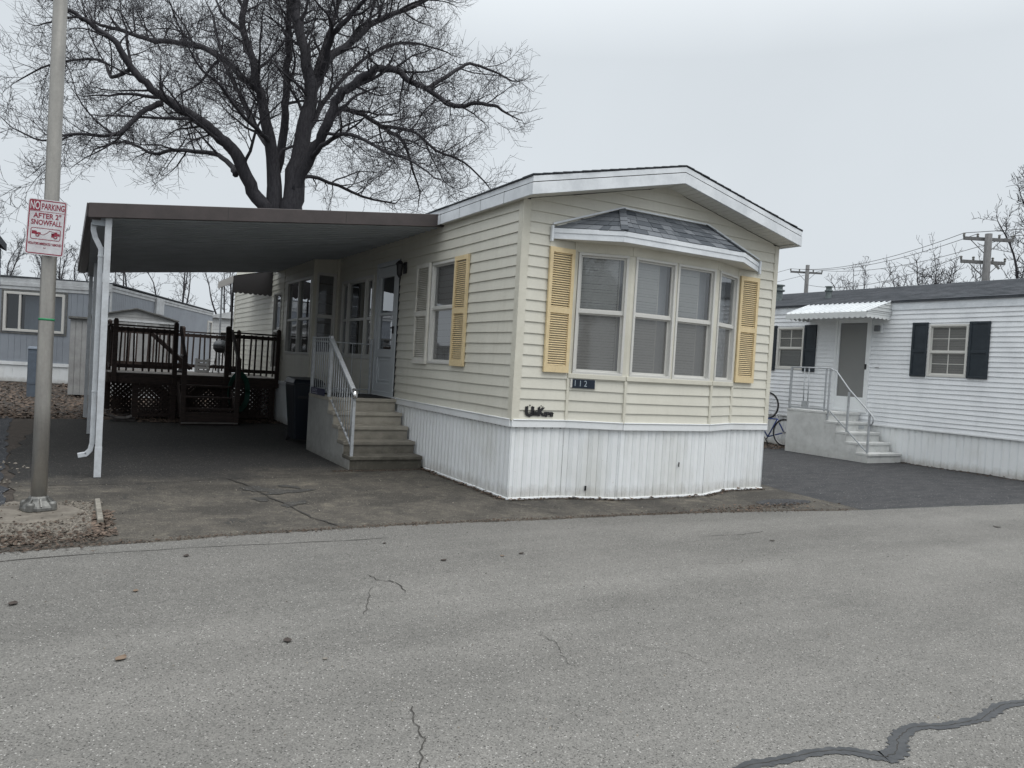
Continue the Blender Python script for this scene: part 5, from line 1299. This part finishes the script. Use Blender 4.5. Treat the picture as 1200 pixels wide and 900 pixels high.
# widen the lower stems so that they merge into the stub of the trunk
wood, tw = mesh_tree_parts(limbs, 5, spacing1=.36, l1=(1.0, 3.0), l2=(.5, 1.35), l3=(.2, .55), dens=.95, twig_r=.0072, extra=1.05)
tk = MB(); tk.tube([(1.75, 18.85, -.1), (1.68, 18.9, .4), (1.55, 18.95, 2.2), (1.45, 19.02, 4.2), (1.40, 19.06, 5.6), (1.42, 19.06, 6.3)], [.95, .74, .64, .60, .58, .50], 16)
tk.build('trunk', 'bark', big, smooth=True)
cr_ = wood.build('crown', 'bark', big, smooth=True, fix=False)
tw.build('twigs', 'twig', cr_, fix=False)
print('twig faces', len(tw.f), 'wood', len(wood.f))
def small_tree(loc, h, spread, seed, label, nlimb=7, fork=.35, dens=.8, group='bare winter trees', tr=.16, sp=.42, twr=.012, l1=(.7, 2.0)):
    t = thing('bare_tree', label, 'tree', loc, group); r = random.Random(seed); B = Vector(loc); fz = h * fork
    MB().tube([tuple(B + Vector((0, 0, -.1))), tuple(B + Vector((r.gauss(0, .08), 0, fz * .6))), tuple(B + Vector((0, 0, fz)))], [tr * 1.3, tr, tr * .85], 10).build('trunk', 'bark', t, smooth=True)
    lim = []
    for i in range(nlimb):
        a = 2 * math.pi * i / nlimb + r.uniform(-.3, .3); e = r.uniform(.35, 1.) if i else .05
        top = B + Vector((math.cos(a) * spread * e, math.sin(a) * spread * e, h * r.uniform(.86, 1.0) - e * h * .12))
        st = B + Vector((0, 0, fz * r.uniform(.75, 1)))
        mid = st.lerp(top, .45) + Vector((math.cos(a) * spread * .12 * e, math.sin(a) * spread * .12 * e, -h * .02)) + Vector((r.gauss(0, .1), r.gauss(0, .1), 0))
        m2 = st.lerp(top, .75) + Vector((r.gauss(0, .15), r.gauss(0, .15), 0))
        lim.append(([tuple(st), tuple(mid), tuple(m2), tuple(top)], [tr * .6, tr * .38, tr * .22, tr * .1]))
    wd, tg = mesh_tree_parts(lim, seed, spacing1=sp, l1=l1, l2=(.3, .9), l3=(.15, .4), twig_r=twr, dens=dens, rmin=.011, lift=.5)
    c = wd.build('crown', 'bark', t, smooth=True, fix=False); tg.build('twigs', 'twig', c, fix=False); return t
sm = [((36.1, 21.1, 0), 9.1, 2.3, 31, 'small bare tree between the two utility poles, nearer the thin far pole'),
      ((36.0, 16.9, 0), 9.4, 2.6, 32, 'bare tree directly left of the thick near utility pole'),
      ((33.4, 14.2, 0), 8.3, 2.2, 38, 'bare tree whose crown touches the thick near utility pole')]
for l, h, s_, sd, lb in sm: small_tree(l, h, s_, sd, lb, nlimb=9, dens=.62, sp=.32, twr=.012, fork=.45, l1=(.6, 1.6), tr=.11)
small_tree((32.1, 7.9, 0), 12.6, 5.2, 33, 'large bare tree cut off by the right edge behind the near utility pole', nlimb=14, dens=.8, sp=.3, twr=.012, fork=.3, tr=.2, l1=(.9, 2.4))
for l, h, s_, sd, lb in (((-11.3, 64, 0), 11.5, 4.4, 34, 'dense bare tree above the blue grey home at the left edge'), ((-6.2, 57, 0), 9.4, 3.3, 35, 'low bare tree right of the no parking sign'),
                         ((-2.4, 48.6, 0), 8.6, 3.0, 36, 'thin bare tree seen below the carport roof beside its front post'), ((1.1, 46, 0), 8.8, 3.0, 37, 'bare forked tree seen below the carport roof left of the awning'),
                         ((4.6, 50, 0), 9.2, 3.0, 39, 'bare tree seen behind the patio awning')):
    small_tree(l, h, s_, sd, lb, nlimb=6 if sd < 36 else 4, dens=.8 if sd < 36 else .55, sp=.32 if sd < 36 else .45, twr=.013, fork=.3, tr=.15, l1=(.8, 2.4))
# a copy across the street: it mirrors in the bay glass and the door
def copy_thing(o, loc, rz, label):
    c = o.copy(); COL.objects.link(c); c.location = loc; c.rotation_euler = (0, 0, rz); c['label'] = label
    for ch in o.children:
        d = ch.copy(); COL.objects.link(d); d.parent = c
        for g in ch.children: e = g.copy(); COL.objects.link(e); e.parent = d
    return c
copy_thing(big, (-12, -78, 0), 2.1, 'bare tree across the street seen only as a reflection in the bay window')
copy_thing(big, (-27, 20, 0), .8, 'bare tree far beyond the left edge reflected in the door glass')

# =================================================================== GROUND
def sheet(name, pts, z, m, jag=0., seed=1, step=.25):
    r = random.Random(seed); out = []
    for (x0, y0), (x1, y1) in zip(pts, pts[1:] + pts[:1]):
        L = math.hypot(x1 - x0, y1 - y0); n = max(1, int(L / step)) if L < 16 else 1
        for i in range(n): t = i / n; out.append((x0 + (x1 - x0) * t + (r.gauss(0, jag) if i else 0), y0 + (y1 - y0) * t + (r.gauss(0, jag) if i else 0), z))
    b = MB(); b.v = out; b.f = [tuple(range(len(out)))]; o = b.build(name, m, None, fix=False); return struct(o)
sheet('ground', [(-300, -200), (300, -200), (300, 300), (-300, 300)], -.014, 'ground')
road_edge = [(-60, -1.5), (-8, -1.12), (-4.9, -1.08), (-3.08, -.98), (-1.8, -.96), (-.5, -1.06), (1.0, -1.15), (2.2, -1.26), (4.2, -1.60), (7.8, -1.92), (12, -2.4), (60, -7)]
sheet('road', road_edge + [(60, -16), (-60, -9.8)], .0, 'road', .012, 3)
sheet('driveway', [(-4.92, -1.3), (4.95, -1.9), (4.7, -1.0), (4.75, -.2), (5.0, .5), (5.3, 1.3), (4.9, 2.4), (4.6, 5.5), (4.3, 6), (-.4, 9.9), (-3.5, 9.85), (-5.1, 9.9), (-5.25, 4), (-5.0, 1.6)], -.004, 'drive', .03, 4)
sheet('right_driveway', [(4.42, -1.9), (12, -2.6), (11.25, -1.9), (11.2, 4.7), (9.8, 4.85), (7.2, 4.6), (4.4, 4.4), (4.6, 2.5), (4.95, 1.3), (4.75, .6), (4.62, -.1), (4.5, -.9)], -.0025, 'drive_dark', .03, 5)
sheet('left_driveway', [(-5.05, .95), (-5.25, 3.5), (-5.55, 8.2), (-5.6, 10.5), (-6.16, 10.5), (-8.4, -1.25), (-5.12, -1.25), (-5.08, 0)], -.003, 'drive_blue', .03, 6)
def blob(name, cx, cy, rx, ry, z, m, seed, n=70, rough=.12, ang=0):
    r = random.Random(seed); ph = [r.random() * 6 for _ in range(4)]; b = MB()
    for i in range(n):
        t = 2 * math.pi * i / n; k = 1 + rough * (math.sin(2 * t + ph[0]) + .6 * math.sin(3 * t + ph[1]) + .4 * math.sin(7 * t + ph[2])) + r.gauss(0, rough * .25)
        x, y = rx * k * math.cos(t), ry * k * math.sin(t); b.v.append((cx + x * math.cos(ang) - y * math.sin(ang), cy + x * math.sin(ang) + y * math.cos(ang), z))
    b.f = [tuple(range(n))]; return struct(b.build(name, m, None, fix=False))
blob('asphalt_patch', 3.72, -.92, .46, .20, .0015, 'drive_dark', 3, rough=.07)
for k, (x, y, a, c) in enumerate(((-2.62, 1.22, .20, .17), (-2.35, 1.02, .26, .12), (-2.45, .30, .16, .09), (-2.72, .62, .10, .10), (-2.25, 1.35, .12, .08))):
    blob('asphalt_patch', x, y, a, c, .0015 + .0002 * k, 'patch', 10 + k, rough=.30, ang=.5 * k)
# cracks and the tar seam
def ribbon(name, pts, w, z, m, seed, n=6, jit=.012):
    r = random.Random(seed); P = [Vector((x, y, 0)) for x, y in pts]; fine = []
    for i in range(len(P) - 1):
        p0, p1, p2, p3 = P[max(0, i - 1)], P[i], P[i + 1], P[min(len(P) - 1, i + 2)]
        for k in range(n):
            t = k / n; q = .5 * ((2 * p1) + (p2 - p0) * t + (2 * p0 - 5 * p1 + 4 * p2 - p3) * t * t + (3 * p1 - p0 - 3 * p2 + p3) * t ** 3)
            q += Vector((r.gauss(0, jit), r.gauss(0, jit), 0)); fine.append((q, (w[i] + (w[i + 1] - w[i]) * t) if isinstance(w, (list, tuple)) else w * r.uniform(.4, 1.3)))
    fine.append((P[-1], w[-1] if isinstance(w, (list, tuple)) else .001)); b = MB()
    for i, (q, ww) in enumerate(fine):
        d = fine[min(i + 1, len(fine) - 1)][0] - fine[max(i - 1, 0)][0]; nn = Vector((-d.y, d.x, 0)); nn = nn.normalized() if nn.length > 1e-6 else Vector((0, 1, 0))
        j = r.gauss(0, ww * .07); ww *= r.uniform(.86, 1.14)
        b.v += [(q.x + nn.x * (ww / 2 + j), q.y + nn.y * (ww / 2 + j), z), (q.x - nn.x * (ww / 2 - j), q.y - nn.y * (ww / 2 - j), z)]
    b.f = [(2 * i, 2 * i + 1, 2 * i + 3, 2 * i + 2) for i in range(len(fine) - 1)]
    return struct(b.build(name, m, None, fix=False))
seam = [(-2.5, -5.66), (-2.05, -5.57), (-1.88, -5.585), (-1.72, -5.60), (-1.58, -5.62), (-1.47, -5.67), (-1.41, -5.735), (-1.36, -5.765), (-1.27, -5.75), (-1.17, -5.69), (-1.06, -5.655), (-.95, -5.65), (-.84, -5.69), (-.70, -5.715), (-.55, -5.73), (-.40, -5.705), (-.27, -5.69), (-.10, -5.72), (.3, -5.8), (.8, -5.7)]
ribbon('tar_seam', seam, [1.25 * q for q in (.04, .045, .048, .045, .045, .055, .065, .075, .065, .06, .055, .052, .045, .042, .045, .055, .05, .045, .045, .045)], .0035, 'tar', 2, 8, .0012)
ribbon('road_crack', seam, .004, .0045, 'crack', 8, 8, .003)
for k, (pts, w) in enumerate((
        ([(-5.4, -1.40), (-4.3, -1.30), (-3.3, -1.34), (-2.6, -1.40), (-2.0, -1.42)], .014), ([(-3.08, -4.55), (-3.13, -4.70), (-3.15, -4.85), (-3.24, -5.0), (-3.3, -5.2)], .007),
        ([(-2.58, -2.45), (-2.53, -2.62), (-2.45, -2.72), (-2.48, -2.94)], .012), ([(-2.66, -2.75), (-2.75, -3.0), (-2.88, -3.28)], .006), ([(-2.03, -3.95), (-2.0, -4.1), (-2.09, -4.32), (-2.1, -4.45)], .005),
        ([(-4.7, 1.84), (-3.95, 1.86), (-3.3, 1.92), (-2.85, 2.05), (-2.2, 2.0), (-1.6, 2.15), (-1.2, 2.2)], .02), ([(-2.83, 2.05), (-2.70, 1.5), (-2.62, .8), (-2.50, .1), (-2.45, -.4), (-2.3, -.85)], .035),
        ([(-.2, -.05), (.0, -.35), (.12, -.7), (.18, -1.0)], .012), ([(-1.6, -4.3), (-1.4, -4.5), (-1.38, -4.7)], .004), ([(.2, -3.0), (.5, -3.1), (.7, -3.05)], .006), ([(1.0, -2.2), (1.5, -2.25), (1.9, -2.2)], .008))):
    ribbon('road_crack', pts, w * .8, .0042, 'crack', 20 + k, 5, .009)
# concrete pad, timber and gravel round the pole
pad = MB().lathe(-4.82, .30, [(.42, -.02), (.41, .008), (.39, .02)], 26); o = struct(pad.build('concrete_pad', 'pad', None))
gb = sheet('gravel_bed', [(-5.12, -.92), (-4.6, -.86), (-4.29, -.62), (-4.26, .72), (-4.6, .86), (-5.02, .95)], .003, 'pad', .04, 12)
tag(MB().hexa([(-4.29, -.26, 0), (-4.235, -.26, 0), (-4.245, .72, 0), (-4.30, .72, 0)], [(-4.285, -.26, .045), (-4.24, -.26, .045), (-4.25, .72, .05), (-4.295, .72, .05)]).build('timber_curb', 'curbwood', None, bevel=.006),
    'short weathered timber edging beside the gravel at the foot of the steel pole', 'timber edging')
def scatter(name, n, region, size, m, seed, flat=True, z0=.0, aspect=1.6, hh=.3):
    r = random.Random(seed); b = MB()
    for _ in range(n):
        x, y = region(r); s = size * r.uniform(.5, 1.4); a = r.random() * 6.28
        if flat:
            ux, uy = math.cos(a) * s * .5, math.sin(a) * s * .5; vx, vy = -math.sin(a) * s * .5 / aspect, math.cos(a) * s * .5 / aspect
            z = z0 + r.random() * s * .25; t1, t2, t3 = (r.uniform(0, .35) * s for _ in range(3))
            b.add([(x - ux, y - uy, z + t1), (x - vx, y - vy, z), (x + ux, y + uy, z + t2), (x + vx, y + vy, z + t3)], [(0, 1, 2), (0, 2, 3)])
        else:
            vs = []
            for i in range(6):
                q = a + i * math.pi / 3; k = s * .5 * r.uniform(.7, 1.15); vs.append((x + k * math.cos(q), y + k * math.sin(q) * .8, z0 - .002))
            h = s * hh * r.uniform(.6, 1.3)
            tp = [(x + (vx_ - x) * .55, y + (vy_ - y) * .55, z0 + h * r.uniform(.8, 1.1)) for vx_, vy_, _z in vs]
            b.add(vs + tp, [(0, 1, 2, 3, 4, 5)[::-1], (6, 7, 8, 9, 10, 11)] + [(i, (i + 1) % 6, 6 + (i + 1) % 6, 6 + i) for i in range(6)])
    return stuff(b.build(name, m, None, fix=False))
def reg_left(r):
    while True:
        x, y = r.uniform(-7.5, 0), 9.9 + 14 * r.random() ** 1.4
        if x > -.55 and y < 16.4: continue
        return x, y
scatter('leaf_litter', 11000, reg_left, .085, 'leaf', 1, z0=-.012)
scatter('leaf_litter', 2600, lambda r: (r.uniform(4.4, 11.0), 4.5 + 3.0 * r.random() ** 1.5), .075, 'leaf', 2, z0=-.01)
scatter('leaf_litter', 900, lambda r: (r.uniform(-3.4, -.5), r.uniform(9.3, 10.1)), .07, 'leaf', 7, z0=-.004)
def reg_edge(r):
    t = r.random(); i = 1 + int(t * 7); (x0, y0), (x1, y1) = road_edge[i], road_edge[i + 1]; k = r.random()
    return x0 + (x1 - x0) * k, y0 + (y1 - y0) * k + r.gauss(.03, .035)
scatter('edge_debris', 3200, reg_edge, .022, 'debris', 3, z0=.0, aspect=2.4)
scatter('edge_debris', 500, lambda r: (r.gauss(2.9, .6), r.gauss(-1.15, .10)), .035, 'leaf', 9, z0=.0, aspect=3)
scatter('edge_debris', 300, lambda r: (r.uniform(-4.32, -4.15), r.uniform(-.75, .3)), .045, 'leaf', 13, z0=.0)
scatter('edge_debris', 350, lambda r: (r.gauss(10.95, .10), r.uniform(-1.5, 2.1)), .04, 'debris', 14, z0=.0)
scatter('gravel', 2300, lambda r: (r.uniform(-5.1, -4.30), r.uniform(-.86, .82)), .018, 'stone', 4, False, .003)
scatter('grit', 500, lambda r: (r.uniform(-6, 8), r.uniform(-6.2, -1.2)), .011, 'stone', 5, False, .001)
scatter('grit', 260, lambda r: (r.uniform(-5.4, 4.5), r.uniform(-1.0, 2.2)), .016, 'stone', 6, False, .0)
scatter('grit', 60, lambda r: (r.uniform(-5.6, -4.95), r.uniform(.9, 4)), .035, 'stone', 15, False, .0)
MT['leafbrown'] = mat('curled_leaf', (.17, .125, .09), .8, fine=.1); MT['leafdark'] = mat('damp_leaf', (.045, .035, .03), .7, fine=.1)
lv = [(-4.23, -3.49, .11, 'leafbrown', 'curled tan leaf lying on the road in the left foreground'), (-3.41, -3.54, .10, 'leafdark', 'dark flat leaf in the middle of the left foreground'),
      (-3.29, -3.86, .045, 'stone', 'pale pebble-like scrap on the road centre left'), (-4.76, -2.39, .11, 'leafdark', 'dark leaf at the left edge of the road below the pole'),
      (-4.1, -2.35, .07, 'leafbrown', 'small brown leaf right of the left edge leaf'), (-3.71, -1.56, .09, 'leafdark', 'dark leaf near the driveway mouth'),
      (-1.87, -2.26, .09, 'leafdark', 'dark leaf on the road below the concrete steps'), (-1.14, -2.26, .08, 'leafdark', 'dark leaf on the road below the home corner, right one of two'),
      (-1.34, -2.28, .06, 'leafbrown', 'small brown leaf on the road below the home corner, left one of two'), (5.18, -2.87, .12, 'leafdark', 'dark leaf on the road near the right edge'),
      (1.61, -2.57, .08, 'leafdark', 'dark leaf on the road below the asphalt patch'), (-2.13, -1.60, .06, 'leafdark', 'small dark leaf just below the driveway edge, centre left')]
for i, (x, y, s, m_, lb) in enumerate(lv):
    s *= .68
    r = random.Random(60 + i); a = r.random() * 3; b = MB(); n = 6
    for k in range(n + 1):
        t = k / n - .5; w = s * .32 * math.cos(t * math.pi) + .002; z = .004 + s * .2 * t * t * r.uniform(.8, 1.2)
        for q in (-1, 0, 1): X = t * s; Yv = q * w; b.v.append((x + X * math.cos(a) - Yv * math.sin(a), y + X * math.sin(a) + Yv * math.cos(a), z + abs(q) * s * .07))
    for k in range(n):
        for q in (0, 1): o0 = k * 3 + q; b.f.append((o0, o0 + 1, o0 + 4, o0 + 3))
    tag(b.build('dead_leaf' if m_ != 'stone' else 'paper_scrap', m_, None, fix=False), lb, 'leaf' if m_ != 'stone' else 'scrap')

scatter('edge_debris', 900, lambda r: (r.uniform(-5.1, -4.25), r.gauss(-.75, .16)), .03, 'debris', 17, z0=.004)
scatter('edge_debris', 500, lambda r: (r.uniform(-5.1, -4.3), r.uniform(-.8, .8)), .03, 'debris', 18, z0=.006)
def reg_base(r):
    k = r.random()
    if k < .55: i = int(r.random() * 5); (x0, y0), (x1, y1) = BAY[i], BAY[i + 1]; t = r.random(); return x0 + (x1 - x0) * t, y0 + (y1 - y0) * t - .03 - abs(r.gauss(0, .035))
    return -.03 - abs(r.gauss(0, .035)), r.uniform(0, 2.5)
scatter('edge_debris', 1100, reg_base, .028, 'debris', 19, z0=.0, aspect=2)
scatter('edge_debris', 130, reg_base, .06, 'leaf', 22, z0=.0, aspect=1.5)
scatter('edge_debris', 700, lambda r: (r.uniform(-1.4, .0), 2.47 - abs(r.gauss(0, .05))), .02, 'debris', 23, z0=.0)
# =================================================================== LIGHT, SKY, CAMERA
world = bpy.data.worlds.new("World"); sc.world = world; world.use_nodes = True; nt = world.node_tree
bg = nt.nodes['Background']; sky = nt.nodes.new('ShaderNodeTexSky'); sky.sky_type = 'NISHITA'; sky.sun_disc = False
EL, AZ = R(60), R(160)
sky.sun_elevation = EL; sky.sun_rotation = AZ; sky.air_density = 1.; sky.dust_density = 4.; sky.ozone_density = 1.
hs = nt.nodes.new('ShaderNodeHueSaturation'); hs.inputs['Saturation'].default_value = .25; nt.links.new(sky.outputs[0], hs.inputs['Color'])
tc = nt.nodes.new('ShaderNodeTexCoord'); z = sep(nt, tc.outputs['Generated'])[2]
STR = .10
cl = mix(nt, ramp(nt, z, 0.38, 1.0), (6.15, 6.62, 7.02), (19.5, 20.0, 20.3))       # cloud deck, far brighter overhead, deepening the carport shade
nz = ramp(nt, noise(nt, tc.outputs['Generated'], 2.2, 4, .55), .3, .7, .965, 1.03)
cbn = nt.nodes.new('ShaderNodeCombineColor')
for i in range(3): nt.links.new(nz, cbn.inputs[i])
cl = mix(nt, 1., cl, cbn.outputs[0], 'MULTIPLY')
c = mix(nt, .90, hs.outputs[0], cl)
nt.links.new(c, bg.inputs['Color']); bg.inputs['Strength'].default_value = STR
sl = bpy.data.lights.new('sun', 'SUN'); sl.energy = 1.0; sl.angle = R(35); sl.color = (1, .97, .93)
so = bpy.data.objects.new('sun', sl); COL.objects.link(so)
d = Vector((math.sin(AZ) * math.cos(EL), math.cos(AZ) * math.cos(EL), math.sin(EL)))
so.rotation_euler = (-d).to_track_quat('-Z', 'Y').to_euler(); so.location = (0, 0, 30)
cam = bpy.data.cameras.new('camera'); cam.sensor_width = 36; cam.lens = 36 * 875.698 / 1200; cam.clip_end = 2000; cam.clip_start = .05
co = bpy.data.objects.new('camera', cam); COL.objects.link(co)
Rr = Vector((0.86551104, -0.49742869, 0.05878215)); U = Vector((-0.0389734, 0.05012104, 0.99798244)); Fw = Vector((0.49937132, 0.86605576, -0.02399382))
mtx = Matrix.Identity(4)
for i in range(3): mtx[i][0] = Rr[i]; mtx[i][1] = U[i]; mtx[i][2] = -Fw[i]
mtx[0][3], mtx[1][3], mtx[2][3] = -4.45903, -7.68538, 1.6
co.matrix_world = mtx; sc.camera = co
sc.view_settings.view_transform = 'Standard'; sc.view_settings.look = 'None'; sc.view_settings.gamma = 1; sc.view_settings.use_curve_mapping = False
sc.view_settings.exposure = 0.25
sc.cycles.max_bounces = 8; sc.cycles.transparent_max_bounces = 24
